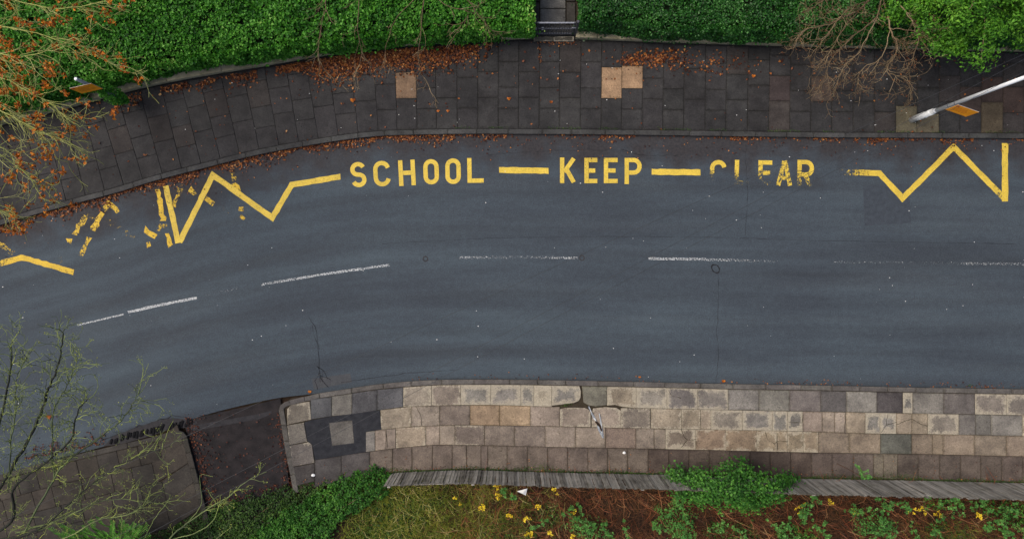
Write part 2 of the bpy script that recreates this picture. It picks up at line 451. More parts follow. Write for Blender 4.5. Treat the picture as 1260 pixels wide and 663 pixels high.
def poly_obj(name, pts, z, mat, parent=None, thick=0.0):
    """flat polygon from pixel points at height z, optionally with sides"""
    top = [P(x, y, z) for x, y in pts]
    n = len(top)
    a = sum(top[i].x * top[(i+1) % n].y - top[(i+1) % n].x * top[i].y for i in range(n))
    if a < 0: top.reverse()
    if thick <= 0:
        return mesh_obj(name, top, [tuple(range(n))], mat, parent)
    bot = [Vector((v.x, v.y, z - thick)) for v in top]
    faces = [tuple(range(n))] + [(i, n + i, n + (i + 1) % n, (i + 1) % n) for i in range(n)]
    return mesh_obj(name, top + bot, faces, mat, parent)

def ribbon(pts, w):
    """mitred strip along 2-D points (metres); returns left/right vertex pairs"""
    P2 = [Vector(p[:2]) for p in pts]
    out = []
    for i, p in enumerate(P2):
        d0 = (p - P2[i-1]).normalized() if i > 0 else None
        d1 = (P2[i+1] - p).normalized() if i < len(P2) - 1 else None
        if d0 is None: d0 = d1
        if d1 is None: d1 = d0
        n0 = Vector((-d0.y, d0.x)); n1 = Vector((-d1.y, d1.x))
        m = (n0 + n1)
        if m.length < 1e-4: m = n0
        m.normalize()
        k = min(1.0 / max(0.25, m.dot(n0)), 2.6)
        ww = w[i] if isinstance(w, (list, tuple)) else w
        out.append((p + m * ww * 0.5 * k, p - m * ww * 0.5 * k))
    return out

ROADZ = [0.004]
def marking(name, strokes, mat, label=None, rough_edge=0.0):
    """strokes: list of (points_px, width_m, wear or list of wear). Several strokes of one marking sit a hair apart in height"""
    verts, faces, wear = [], [], []
    for si, (pts, w, wr) in enumerate(strokes):
        z = ROADZ[0] + 0.0012 * si
        wrs = list(wr) if isinstance(wr, (list, tuple)) else [wr] * len(pts)
        pw = [P(x, y, 0) for x, y in pts]
        # subdivide so edges can waver and wear can change along the stroke
        q, qw = [], []
        for i in range(len(pw) - 1):
            L = (pw[i+1] - pw[i]).length
            k = max(1, int(L / 0.12)) if len(pts) < 7 else 1
            for j in range(k):
                q.append(pw[i].lerp(pw[i+1], j / k)); qw.append(wrs[i] + (wrs[i+1] - wrs[i]) * j / k)
        q.append(pw[-1]); qw.append(wrs[-1])
        base = len(verts)
        for i, (a, b) in enumerate(ribbon(q, w)):
            e = rough_edge * w
            verts.append((a.x + random.uniform(-e, e), a.y + random.uniform(-e, e), z))
            verts.append((b.x + random.uniform(-e, e), b.y + random.uniform(-e, e), z))
            wear += [qw[i], qw[i]]
        for i in range(len(q) - 1):
            a = base + 2 * i
            faces.append((a, a + 1, a + 3, a + 2))
    o = mesh_obj(name, verts, faces, mat, road)
    at = o.data.attributes.new('wear', 'FLOAT', 'POINT')
    at.data.foreach_set('value', wear)
    if label: o['label'] = label
    return o

def arc(cx, cy, rx, ry, a0, a1, n=12):
    return [(cx + rx * math.cos(math.radians(a0 + (a1 - a0) * i / n)), cy - ry * math.sin(math.radians(a0 + (a1 - a0) * i / n))) for i in range(n + 1)]

def letter(ch, x0, x1, y0, y1, tilt=0.0, wear=0.12, wear_low=None):
    W, Hh = x1 - x0, y1 - y0
    t = 5.3                              # stroke width in px
    h = t / 2
    l, r, u, d = x0 + h, x1 - h, y0 + h, y1 - h
    cx = (x0 + x1) / 2; m = (y0 + y1) / 2
    rx = (r - l) / 2
    S = []
    if ch == 'S':
        ry = (d - u) / 4
        S = [arc(cx, u + ry, rx, ry, 20, 270, 14) + arc(cx, u + 3 * ry, rx, ry, 90, -160, 14)[1:]]
    elif ch == 'C':
        S = [arc(cx, u + rx, rx, rx, 10, 180, 9) + arc(cx, d - rx, rx, rx, 180, 350, 9)]
    elif ch == 'O':
        a = arc(cx, u + rx, rx, rx, 0, 180, 10) + arc(cx, d - rx, rx, rx, 180, 360, 10)
        S = [a + [a[0]]]
    elif ch == 'H':
        S = [[(l, y0), (l, y1)], [(r, y0), (r, y1)], [(l + h + .2, m), (r - h - .2, m)]]
    elif ch == 'L':
        S = [[(l, y0), (l, y1)], [(l + h + .2, d), (x1, d)]]
    elif ch == 'K':
        S = [[(l, y0), (l, y1)], [(l + h, m + 2), (x1 - 2, y0 + 1)], [(l + h + 3, m - 1), (x1 - 2, y1 - 1)]]
    elif ch == 'E':
        S = [[(l, y0), (l, y1)], [(l + h + .2, u), (x1, u)], [(l + h + .2, m), (x1 - 2.5, m)], [(l + h + .2, d), (x1, d)]]
    elif ch == 'F':
        S = [[(l, y0), (l, y1)], [(l + h + .2, u), (x1, u)], [(l + h + .2, m), (x1 - 3, m)]]
    elif ch in 'PR':
        ry = (m + 2 - u) / 2
        S = [[(l, y0), (l, y1)], [(l + h + .2, u)] + arc(r - ry * .7, u + ry, ry * .9, ry, 90, -90, 9) + [(l + h + .2, m + 2)]]
        if ch == 'R': S.append([(cx + 1, m + 4), (r, y1)])
    elif ch == 'A':
        S = [[(l - 1, y1), (cx, y0 + 1)], [(cx + .5, y0 + 1), (r + 1, y1)], [(l + 4, m + 6), (r - 4, m + 6)]]
    out = []
    ct, st = math.cos(math.radians(tilt)), math.sin(math.radians(tilt))
    for s in S:
        pts, wr = [], []
        for x, y in s:
            wl_ = wear if wear_low is None else wear + (wear_low - wear) * max(0, (y - y0) / Hh) ** 1.6
            wr.append(wl_)
            pts.append((cx + (x - cx) * ct - (y - m) * st, m + (x - cx) * st + (y - m) * ct))
        out.append((pts, t / SC, wr))
    return out

YP, BY, WP = M['yellow_paint'], M['bright_yellow_paint'], M['white_paint']
for ch, x0, x1, y0, y1, tl, w, wl_ in [
        ('S', 431.5, 450.5, 199.5, 230.5, -5, .18, None), ('C', 459.5, 480.5, 198, 229.5, -4, .16, None), ('H', 490.5, 511, 197, 228.5, -3, .12, None),
        ('O', 521, 540, 196, 227, -2, .12, None), ('O', 548, 567, 195, 226.5, -1, .16, None), ('L', 575, 595, 194.5, 225, -1, .26, .14),
        ('K', 689, 708, 194, 225.5, 0, .16, .30), ('E', 719, 735, 194.5, 225.5, 0, .28, .24), ('E', 743, 760, 194.5, 225.5, 0, .24, .18), ('P', 768.5, 788, 194.5, 226.5, 0, .12, .12),
        ('C', 873.5, 894, 197, 228, 1, .16, 1.1), ('L', 904, 922, 197, 227.5, 1, .18, .72), ('E', 933, 950, 197.5, 228, 1, .20, .75),
        ('A', 956, 974, 197, 228.5, 1, .42, .45), ('R', 981, 1000, 197, 229, 1, .16, .62)]:
    marking('painted_letter', letter(ch, x0, x1, y0, y1, tl, w, wl_), YP, 'yellow painted road letter ' + ch)
for a, b in (((614, 209.3), (675, 210.3)), ((802, 211.6), (862, 212.2))):
    marking('yellow_dash', [([a, b], 0.175, .12)], YP, None, .05)
zw = 0.165
marking('zigzag_line', [([(204, 229), (219.5, 299)], zw, [.32, .10]), ([(221, 298), (262, 215.5), (335, 268), (359, 227.5), (419, 217.5)], zw, [.06, .26, .12, .14, .28])], YP, 'yellow zigzag line in fresher paint', .05)
marking('zigzag_line', [([(1018, 211.5), (1082, 213), (1110.5, 244), (1173.5, 181), (1217, 225.5), (1236, 244.5)], zw, [.95, .12, .10, .20, .15, .52]),
                        ([(1236.5, 176.5), (1236.5, 248)], .18, [.22, .12])], YP, 'yellow zigzag line worn away at its tip', .05)
marking('zigzag_line', [([(-110, 352), (-70, 345), (0, 324.5), (26.5, 316.5), (91, 335)], zw, [.6, .5, .5, .10, .32])], BY, 'yellow zigzag line at the bend', .1)
old = [([(194, 232), (201.5, 273)], .16, [.28, .22]), ([(202.5, 276), (203.5, 281)], .11, .45), ([(206, 288), (209, 303)], .16, .24),
       ([(213, 254), (222, 234), (229, 228)], .15, [.38, .45, .68]), ([(234, 232), (240, 240)], .15, .30), ([(253, 244), (264, 251)], .14, .32),
       ([(270, 254), (282, 266)], .13, .66), ([(286, 212), (288.5, 222)], .13, .45), ([(286.5, 226), (293, 231), (294, 236)], .17, [.2, .2, .4]),
       ([(293, 256), (300, 257)], .12, .32), ([(295, 266), (300, 270)], .12, .35), ([(178, 282), (193, 291)], .17, .24), ([(194, 284), (198, 276)], .11, .45), ([(180, 302), (186, 301)], .12, .30)]
for s in old: marking('worn_paint', [(s[0], s[1], [v + .09 for v in s[2]] if isinstance(s[2], list) else s[2] + .09)], BY, None, .26)
old2 = [([(92, 289), (105, 264)], .15, [.30, .40]), ([(82, 296), (88, 297)], .12, .34), ([(99, 314), (109.5, 293)], .14, [.45, .28]), ([(113, 285), (126, 262)], .15, [.34, .26]),
        ([(128, 258), (134, 249), (146, 261)], .14, [.45, .22, .34]), ([(106, 262), (118, 271)], .10, .58), ([(130, 270), (166, 293)], .12, [.62, .55]), ([(-6, 298), (18, 311)], .15, [.35, .52]), ([(72, 315), (76, 322)], .1, .6)]
for s in old2: marking('worn_paint', [(s[0], s[1], [v + .09 for v in s[2]] if isinstance(s[2], list) else s[2] + .09)], BY, None, .26)
for pts, w, wr in [([(95, 400), (152, 386.5)], .065, .36), ([(157, 384), (200, 374.5), (242, 366.5)], .105, .32), ([(254, 363), (293, 354.5)], .09, .62), ([(322, 350), (400, 337), (479, 326)], .095, [.44, .36, .42]),
                   ([(484, 330), (530, 325)], .06, .82), ([(565, 317), (640, 316.3), (711, 317.5)], .095, [.46, .58, .44]), ([(798, 318), (860, 319), (957, 321.5)], .105, [.36, .44, .62]),
                   ([(1025, 322.5), (1120, 323), (1185, 324)], .09, [.57, .64, .60]), ([(1185, 324), (1262, 325), (1330, 326)], .10, [.52, .56, .56]), ([(1420, 328), (1560, 331)], .1, .5)]:
    marking('white_line', [(pts, w * .72, [v + .07 for v in wr] if isinstance(wr, list) else wr + .08)], WP, None, .12)

# patches, cracks and scars in the surface
ROADZ[0] = 0.004
poly_obj('tarmac_patch', [(1062, 228), (1118, 226), (1121, 274), (1064, 278)], 0.0025, M['tar_patch'], road)
poly_obj('tarmac_patch', [(384, 466), (431, 459), (433, 470), (386, 479)], 0.003, M['tar_light_patch'], road)
poly_obj('tarmac_patch', [(232, 524), (318, 509), (334, 505), (334, 509), (320, 515), (236, 530)], 0.009, M['tar_edge'], road)
def crack(pts, w, jit=1.2, step=5):
    q = []
    for i in range(len(pts) - 1):
        a, b = Vector(pts[i]), Vector(pts[i+1])
        k = max(1, int((b - a).length / step))
        for j in range(k): q.append(a.lerp(b, j / k) + Vector((random.uniform(-jit, jit), random.uniform(-jit, jit))))
    q.append(Vector(pts[-1]))
    pw = [P(v.x, v.y, 0) for v in q]
    vs_, fs = [], []
    for i, (a, b) in enumerate(ribbon(pw, [w * .62 * random.uniform(.2, 1.5) for _ in pw])):
        vs_ += [(a.x, a.y, 0.0034), (b.x, b.y, 0.0034)]
    for i in range(len(pw) - 1): fs.append((2*i, 2*i+1, 2*i+3, 2*i+2))
    return mesh_obj('road_crack', vs_, fs, M['crack_tar'], road)
crack([(884, 338), (884, 380), (882, 410), (884, 440), (881, 470)], .018, .7)
crack([(918, 168), (917, 190), (920, 230), (919, 262), (917, 290)], .016, .9)
crack([(380, 389), (387, 401), (391, 415), (392, 438), (394, 470)], .03, .8)
crack([(384, 400), (389, 420), (393, 430)], .02)
for pts in ([(390, 450), (398, 455), (403, 466)], [(393, 458), (388, 468), (391, 479)], [(398, 455), (396, 466), (404, 476)], [(392, 452), (397, 470)], [(395, 462), (407, 467)]): crack(pts, .035, .8)
crack([(765, 184), (785, 190), (800, 192), (840, 191)], .02, .8)
crack([(600, 190), (650, 187), (700, 185), (760, 184)], .012, 1.)
crack([(128, 541), (165, 526), (212, 512), (245, 515), (290, 503), (330, 495)], .05, 1.5)
crack([(470, 300), (600, 293), (760, 291), (900, 292)], .012, .4, 9)
crack([(910, 293), (1010, 296), (1120, 298), (1250, 300)], .014, .4, 9)
crack([(560, 455), (500, 459), (455, 465), (420, 470)], .02, .7)
def ring(cx, cy, r, w, squash=1.0, rot=0.0, name='stud_scar', mat='crack_tar'):
    c = P(cx, cy); vs_, fs = [], []
    n = 18
    for i in range(n):
        a = 2 * math.pi * i / n
        for k, rr in enumerate((r - w, r)):
            rj = rr * random.uniform(.93, 1.07)
            x, y = rj * math.cos(a), rj * squash * math.sin(a)
            vs_.append((c.x + x * math.cos(rot) - y * math.sin(rot), c.y + x * math.sin(rot) + y * math.cos(rot), 0.0042))
    for i in range(n):
        j = (i + 1) % n
        fs.append((2*i, 2*i+1, 2*j+1, 2*j))
    return mesh_obj(name, vs_, fs, M[mat], road)
ring(880.5, 330.5, .155, .04, .75, -.9)
ring(716, 317.3, .085, .03, mat='tar_edge')
ring(523.5, 318.5, .085, .035, mat='tar_edge')
# old stone setts showing at the worn edge by the side drive
poly_obj('bare_edge', [(127, 549), (140, 536), (165, 527), (190, 518), (212, 514), (238, 516), (246, 520), (228, 526), (212, 527), (186, 536), (150, 546)], 0.0055, M['tar_edge'], road)
sett_me = None
for i in range(26):
    t_ = i / 25
    px = 137 + 100 * t_ + random.uniform(-1.2, 1.2)
    py = 541 - 23 * t_ + random.uniform(-1.2, 1.2) + (2.5 if t_ < .12 else 0)
    if .64 < t_ < .70: continue
    c = P(px, py)
    if sett_me is None:
        bm = bmesh.new(); bmesh.ops.create_cube(bm, size=1.0)
        bmesh.ops.bevel(bm, geom=bm.edges[:], offset=.12, segments=1, affect='EDGES')
        sett_me = bpy.data.meshes.new('sett'); bm.to_mesh(sett_me); bm.free(); sett_me.materials.append(M['sett_stone'])
    o = bpy.data.objects.new('sett', sett_me); link(o, road)
    o.location = (c.x, c.y, 0.006); o.scale = (random.uniform(.045, .085), random.uniform(.12, .24), .05)
    o.rotation_euler = (0, 0, random.uniform(-.45, -.05))

# side drive between the two lower pavements
drive = poly_obj('side_drive', [(226, 519), (240, 514), (290, 503), (345, 490), (352, 560), (366, 700), (440, 1300), (330, 1300), (262, 700), (238, 560)], 0.004, M['tar_drive'])
tag(drive, 'dark leaf-strewn side drive between two pavements', kind='structure')

# ------------------------------------------------------------------ paving
def slab(pts, z, col, rim, parent, name='paving_slab', gap=0.0045, bev=0.008, tilt=0.004):
    """one stone with a chamfered rim from pixel corners"""
    q = [P(x, y, z) for x, y in pts]
    n = len(q)
    a = sum(q[i].x * q[(i+1) % n].y - q[(i+1) % n].x * q[i].y for i in range(n))
    if a < 0: q.reverse()
    def inset(poly, dist):
        out = []
        for i in range(len(poly)):
            p0, p1, p2 = poly[i-1], poly[i], poly[(i+1) % len(poly)]
            d0 = (p1 - p0); d1 = (p2 - p1); d0.z = d1.z = 0
            d0.normalize(); d1.normalize()
            n0 = Vector((-d0.y, d0.x, 0)); n1 = Vector((-d1.y, d1.x, 0))
            m = n0 + n1
            m.normalize()
            out.append(p1 + m * dist / max(.4, m.dot(n0)))
        return out
    o1 = inset(q, gap * random.uniform(.6, 1.5)); o2 = inset(o1, bev)
    cen = sum(q, Vector()) / n
    sx, sy, dz = random.uniform(-tilt, tilt), random.uniform(-tilt, tilt), random.uniform(-.003, .003)
    def zz(v, off): return Vector((v.x - cen.x, v.y - cen.y, off + dz + sx * (v.x - cen.x) + sy * (v.y - cen.y)))
    top = [zz(v, 0) for v in o2]; mid = [zz(v, -.005) for v in o1]; bot = [zz(v, -.05) for v in o1]
    V = top + mid + bot
    F = [tuple(range(n))]
    for i in range(n):
        j = (i + 1) % n
        F.append((i, n + i, n + j, j)); F.append((n + i, 2*n + i, 2*n + j, n + j))
    me = bpy.data.meshes.new(name); me.from_pydata(V, [], F); me.materials.append(M['slab']); me.update()
    o = bpy.data.objects.new(name, me); link(o, parent)
    o.location = cen
    o.color = (*col, rim)
    return o

def jit(c, s=.12):
    k = 1 + random.uniform(-s, s)
    return tuple(x * k * (1 + random.uniform(-.012, .012)) for x in c)

# ---- upper pavement
BED = PAV - 0.03
def fof(f, d): return lambda x: f(x) + d
up = grid_sheet('upper_pavement', xs_all, lambda x: WALL(x) - 4, lambda x: U(x) - 2.2, PAV - .014, M['dark_joint'], 3)
tag(up, 'dark slabbed pavement in front of the hedges', kind='structure')
K_W = 0.155
# walk the kerb in metres on the pavement level
pts = []
x = -420.0
while x < 1560:
    pts.append(P(x, float(U(x)), 0)); x += 2.0
arcl = [0.0]
for i in range(1, len(pts)): arcl.append(arcl[-1] + (pts[i] - pts[i-1]).length)
arcl = np.array(arcl); PX = np.array([p.x for p in pts]); PY = np.array([p.y for p in pts])
def kerb_at(s):
    p = Vector((np.interp(s, arcl, PX), np.interp(s, arcl, PY), 0))
    a = Vector((np.interp(s - .4, arcl, PX), np.interp(s - .4, arcl, PY), 0)); b = Vector((np.interp(s + .4, arcl, PX), np.interp(s + .4, arcl, PY), 0))
    t_ = (b - a).normalized()
    return p, Vector((-t_.y, t_.x, 0))
def topix(v, z=0.0):
    k = (CAM_H - z) / CAM_H / SC
    return (v.x / k + 630, 331.5 - v.y / k)
DARK = (0.033, 0.033, 0.036)
s_of_px = lambda px: float(np.interp((px - 630) / SC, PX, arcl))
# column joints read off the photograph from x=537 rightwards, 0.59 m modules elsewhere
cols = [466, 489, 513.5, 537.5, 563, 588, 613, 638, 663.4, 688, 714, 739.5, 764.5, 790, 815.4, 841, 867.4, 893, 919.5, 946, 971.6, 997.6, 1023.5, 1049.6, 1076, 1102.5, 1128.4, 1155.5, 1181, 1207.5, 1234, 1260, 1286, 1312, 1338, 1364, 1390, 1416, 1442, 1468]
ss = [s_of_px(c) for c in cols]
pre = []
s = ss[0]
while s > 1.5:
    s -= 0.585; pre.append(s)
ss = pre[::-1] + ss
special = {}
for nm, c0 in (('tan1', 489), ('tanA', 739.5), ('tanB', 764.5), ('red1', 946), ('brn', 997.6), ('olA', 1102.5), ('olB', 1128.4), ('rb1', 1181), ('brn2', 1207.5), ('red2', 1234)):
    special[nm] = min(range(len(ss)), key=lambda i: abs(ss[i] - s_of_px(c0)))
inv = {}
for k_, v_ in special.items(): inv.setdefault(v_, []).append(k_)
def wall_dist(p, n):
    # metres from the kerb to the wall along the joint
    lo = 0.2
    while lo < 6:
        q = p + n * lo
        fx, fy = topix(q)
        if fy <= WALL(fx) + .5: return lo
        lo += .02
    return lo
for i in range(len(ss) - 1):
    pa, na = kerb_at(ss[i]); pb, nb = kerb_at(ss[i+1])
    da, db = wall_dist(pa, na), wall_dist(pb, nb)
    odd = i % 2
    centre = .5 * (ss[i] + ss[i+1])
    seq = ([.91, .75, .92, .6] if odd == (min(range(len(ss)), key=lambda k: abs(ss[k] - s_of_px(537.5))) % 2) else [.60, .61, .76, .9])
    if random.random() < .25: seq = [seq[0], random.choice([.6, .75, .9]), .75, .9]
    tint = {}
    sp = inv.get(i, [])
    if 'tan1' in sp: seq = [.92, .76, .9, .9]; tint[1] = ((0.185, 0.125, 0.085), 0)
    if 'tanA' in sp: seq = [.91, .91, .9, .9]; tint[1] = ((0.29, 0.195, 0.125), 0)
    if 'tanB' in sp: seq = [.60, .61, .66, .9]; tint[2] = ((0.29, 0.195, 0.125), 0)
    if 'red1' in sp: seq = [.9, .74, .6, .9]; tint[1] = ((0.047, 0.038, 0.040), 0); tint[0] = ((0.047, 0.042, 0.042), 0)
    if 'brn' in sp: seq = [.9, .74, .7, .9]; tint[1] = ((0.066, 0.052, 0.045), 0)
    if 'olA' in sp: seq = [.78, .75, .9, .9]; tint[0] = ((0.112, 0.102, 0.072), 0)
    if 'olB' in sp: seq = [.55, .75, .9, .9]; tint[0] = ((0.118, 0.105, 0.076), 0)
    if 'rb1' in sp: tint[1] = ((0.046, 0.036, 0.034), 0)
    if 'brn2' in sp: seq = [.9, .74, .7, .9]; tint[0] = ((0.070, 0.058, 0.042), 0); tint[1] = ((0.048, 0.036, 0.034), 0)
    if 'red2' in sp: seq = [.6, .75, .7, .9]; tint[1] = ((0.046, 0.034, 0.032), 0)
    y = K_W
    dm = max(da, db)
    k = 0
    while y < dm - .05:
        L = seq[k] if k < len(seq) else .6
        y2 = min(y + L, dm)
        if dm - y2 < .18: y2 = dm
        q = [pa + na * min(y, da), pb + nb * min(y, db), pb + nb * min(y2, db + .02), pa + na * min(y2, da + .02)]
        col, rim = tint.get(k, (jit(DARK, .07), 0.0))
        if not tint.get(k) and random.random() < .05: col = jit((0.037, 0.034, 0.035), .1)
        slab([topix(v) for v in q], PAV, col, rim, up)
        y = y2; k += 1
# kerb stones of the upper pavement
s = 1.5
while s < arcl[-1] - 1.2:
    L = random.choice([.78, .85, .92, 1.0])
    n = 3
    a = [kerb_at(s + L * j / n) for j in range(n + 1)]
    q = [topix(p) for p, nn in a] + [topix(p + nn * (K_W - .006)) for p, nn in reversed(a)]
    slab(q, PAV + .004, jit((0.050, 0.052, 0.055), .14), 0.0, up, 'kerb_stone', .004, .014)
    s += L

# ---- lower pavement (right of the side drive)
L1 = lambda x: float(LW(x)) + 6.6
L2 = pchip([381, 408, 431, 467, 497, 531, 607, 680, 800, 895, 1000, 1060, 1140, 1240, 1700], [516, 511.7, 509.6, 504.3, 500.3, 499, 498, 500.3, 502.2, 504.2, 506.2, 507.2, 508.7, 510.3, 518])
L3 = pchip([450, 469, 486, 541, 607, 680, 800, 895, 1000, 1060, 1140, 1240, 1700], [531, 528.6, 526.5, 523.2, 523.2, 524.4, 527, 528.7, 531, 533, 534, 536, 544])
L4 = pchip([387, 450, 488, 522, 607, 680, 800, 895, 1000, 1060, 1144, 1240, 1700], [566, 556, 551.3, 548, 548, 549.8, 552, 554, 556.7, 557.6, 558.8, 561, 570])
L5 = pchip([380, 430, 484, 554, 680, 808, 989, 1130, 1260, 1700], [600, 588, 580, 576.5, 579, 581.5, 586.5, 589, 592, 603])
lp = mesh_obj('lower_pavement',
     [P(a, b, BED) for a, b in [(344, 503), (346, 497), (352, 494)] + [(x_, float(LW(x_)) + 1.5) for x_ in range(360, 1700, 12)] + [(x_, float(L5(x_)) + 3) for x_ in range(1696, 400, -12)] + [(366, 604), (357, 560)]],
     [tuple(range(3 + len(range(360, 1700, 12)) + len(range(1696, 400, -12)) + 2))], M['joint_bed'])
if lp.data.polygons[0].normal.z < 0:
    lp.data.flip_normals()
tag(lp, 'beige slabbed pavement in front of the plank fence', kind='structure')
PALE, GREY, TAN, WARM, DUSK, GREEN, ORNG = (0.30, 0.27, 0.215), (0.172, 0.165, 0.156), (0.25, 0.215, 0.172), (0.228, 0.195, 0.168), (0.130, 0.108, 0.096), (0.125, 0.125, 0.105), (0.255, 0.192, 0.135)
DG = (0.082, 0.084, 0.094)
def course(joints, fa, fb, spec):
    for i in range(len(joints) - 1):
        a, b = joints[i], joints[i+1]
        if b is None or a is None: continue
        col, rim = spec(i, a, b)
        over = OVER.get((round(a), round(fa(a))), None)
        slab(over or [(a, fa(a)), (b, fa(b)), (b, fb(b)), (a, fb(a))], PAV, jit(col, .08), rim, lp)
OVER = {}
# course 1, beside the kerb
c1 = [(382, 408, DG, 0), (408, 433, (0.16, 0.155, 0.145), 0), (433, 464, DG, 0), (464, 496, DG, 0), (496, 531, (0.21, 0.185, 0.16), .25), (531, 567, (0.20, 0.175, 0.15), .2), (567, 604, GREY, .55), (604, 641, GREY, .6), (641, 657, GREY, .5), (657, 679, PALE, .8),
      (783, 821, (0.18, 0.165, 0.15), .5), (821, 858, (0.14, 0.13, 0.13), .32), (858, 896, (0.155, 0.145, 0.135), .3), (896, 934, GREY, 0), (934, 971.5, GREY, 0), (971.5, 1010, (0.14, 0.128, 0.124), 0), (1010, 1041.5, (0.085, 0.082, 0.083), 0), (1041.5, 1079, GREY, 0),
      (1079, 1111, (0.072, 0.066, 0.070), 0), (1111, 1123, GREY, .75), (1123, 1161, GREY, 0), (1161, 1200, (0.118, 0.110, 0.108), 0), (1200, 1239, (0.175, 0.16, 0.145), .3), (1239, 1276, (0.18, 0.165, 0.15), .35), (1276, 1314, TAN, .1), (1314, 1352, GREY, 0), (1352, 1390, TAN, 0), (1390, 1428, GREY, .2), (1428, 1466, TAN, 0)]
for a, b, c, r in c1: slab([(a, L1(a)), (b, L1(b)), (b, float(L2(b))), (a, float(L2(a)))], PAV, jit(c, .06), r, lp)
# three stones broken round the mossy hole
slab([(679, L1(679)), (713, L1(713)), (715, L1(715) + 6), (714.5, 489), (712, 493), (706, 495.5), (694, 497), (679, 499)], PAV, GREY, .6, lp)
slab([(716, L1(716)), (747, L1(747)), (747, 498), (741, 499), (733, 500), (724, 498.5), (718, 495)], PAV, (0.145, 0.142, 0.120), 0, lp)
slab([(747, L1(747)), (783, L1(783)), (783, float(L2(783))), (766, 500.5), (757, 498), (747, 499)], PAV, (0.22, 0.19, 0.15), .4, lp)
c2 = [(468, 506, TAN, .1), (506, 541, WARM, 0), (541, 578.5, (0.165, 0.14, 0.125), 0), (578.5, 614.5, ORNG, 0), (614.5, 652.5, ORNG, 0), (652.5, 689, WARM, 0), (764, 800.5, (0.175, 0.155, 0.135), .18), (801, 838.5, TAN, .15), (838.5, 862, TAN, .2), (862, 875, TAN, .2),
      (875, 913.5, (0.155, 0.14, 0.125), .5), (913.5, 950.5, GREY, .5), (950.5, 969, GREY, .4), (969, 988, GREY, .55), (988, 1012, WARM, 0), (1012, 1027, WARM, 0), (1027, 1041, WARM, 0), (1041, 1065, TAN, 0), (1065, 1083, GREY, .55), (1083, 1103, GREY, .6), (1103, 1122, TAN, 0), (1122, 1141.7, TAN, 0),
      (1141.7, 1180, (0.165, 0.15, 0.135), .45), (1180, 1200.5, (0.13, 0.124, 0.118), 0), (1200.5, 1219.5, (0.13, 0.124, 0.118), 0), (1219.5, 1258.5, GREY, 0), (1258.5, 1296, TAN, .2), (1296, 1334, TAN, 0), (1334, 1372, GREY, 0), (1372, 1410, TAN, 0), (1410, 1448, TAN, 0)]
for a, b, c, r in c2: slab([(a, float(L2(a))), (b, float(L2(b))), (b, float(L3(b))), (a, float(L3(a)))], PAV, jit(c, .06), r, lp)
slab([(689, 503), (694, 501.5), (706, 501), (720, 501.5), (724, 503), (727, 507), (727, float(L3(727))), (689, float(L3(689)))], PAV, WARM, .18, lp)
slab([(728, 509), (730, 502), (745, 500.5), (759, 501.5), (764, 505), (764, float(L3(764))), (728, float(L3(728)))], PAV, WARM, .25, lp)
c3 = [(450, 461.6, GREY, 0), (461.6, 475, WARM, 0), (475, 487, WARM, 0), (487, 524, TAN, .08), (524, 541, WARM, 0), (541, 560, WARM, 0), (560, 596, (0.165, 0.14, 0.125), .05), (596, 633, (0.165, 0.14, 0.122), 0), (633, 671, (0.165, 0.14, 0.125), 0), (671, 708, WARM, 0), (708, 745, WARM, 0), (745, 782.5, (0.185, 0.148, 0.13), 0),
      (782.5, 805, WARM, 0), (805, 819, WARM, 0), (819, 856, (0.17, 0.145, 0.12), .42), (856, 893.5, (0.20, 0.155, 0.118), .1), (893.5, 931.5, (0.205, 0.16, 0.12), .08), (931.5, 956, (0.24, 0.2, 0.15), .25), (956, 969, (0.24, 0.2, 0.15), .25), (969, 988.5, (0.22, 0.185, 0.14), .3), (988.5, 1007, (0.24, 0.2, 0.15), .25),
      (1007, 1045, (0.19, 0.158, 0.13), 0), (1045, 1083.5, (0.20, 0.165, 0.132), 0), (1083.5, 1122, (0.105, 0.110, 0.098), 0), (1122, 1147.5, (0.19, 0.158, 0.13), 0), (1147.5, 1160.5, (0.2, 0.165, 0.13), 0), (1160.5, 1199, (0.2, 0.165, 0.135), 0), (1199, 1238.5, (0.185, 0.155, 0.13), 0), (1238.5, 1277, (0.2, 0.165, 0.135), 0), (1277, 1315, TAN, 0), (1315, 1353, GREY, 0), (1353, 1391, TAN, 0), (1391, 1429, TAN, 0)]
for a, b, c, r in c3: slab([(a, float(L3(a))), (b, float(L3(b))), (b, float(L4(b))), (a, float(L4(a)))], PAV, jit(c, .06), r, lp)
j4 = [387, 420, 455, 483, 507, 532, 556.5, 574, 592, 600, 624, 649, 674, 698.6, 723.5, 747.5, 772, 797.5, 823, 848, 873, 898, 923, 948, 973, 998.5, 1024, 1050, 1075, 1087, 1104.5, 1130, 1156, 1182, 1207, 1233, 1258, 1284, 1310, 1336, 1362, 1388, 1414]
for a, b in zip(j4[:-1], j4[1:]):
    mid = (a + b) / 2
    c = (0.070, 0.066, 0.068) if mid < 455 else (DUSK if mid < 800 else ((0.070, 0.056, 0.050) if mid < 1000 else (0.100, 0.083, 0.075)))
    if 1075 < mid < 1105: c = (0.13, 0.115, 0.095)
    if mid in (660,): c = (0.15, 0.11, 0.08)
    slab([(a, float(L4(a))), (b, float(L4(b))), (b, float(L5(b)) + .8), (a, float(L5(a)) + .8)], PAV, jit(c, .14), 0, lp)
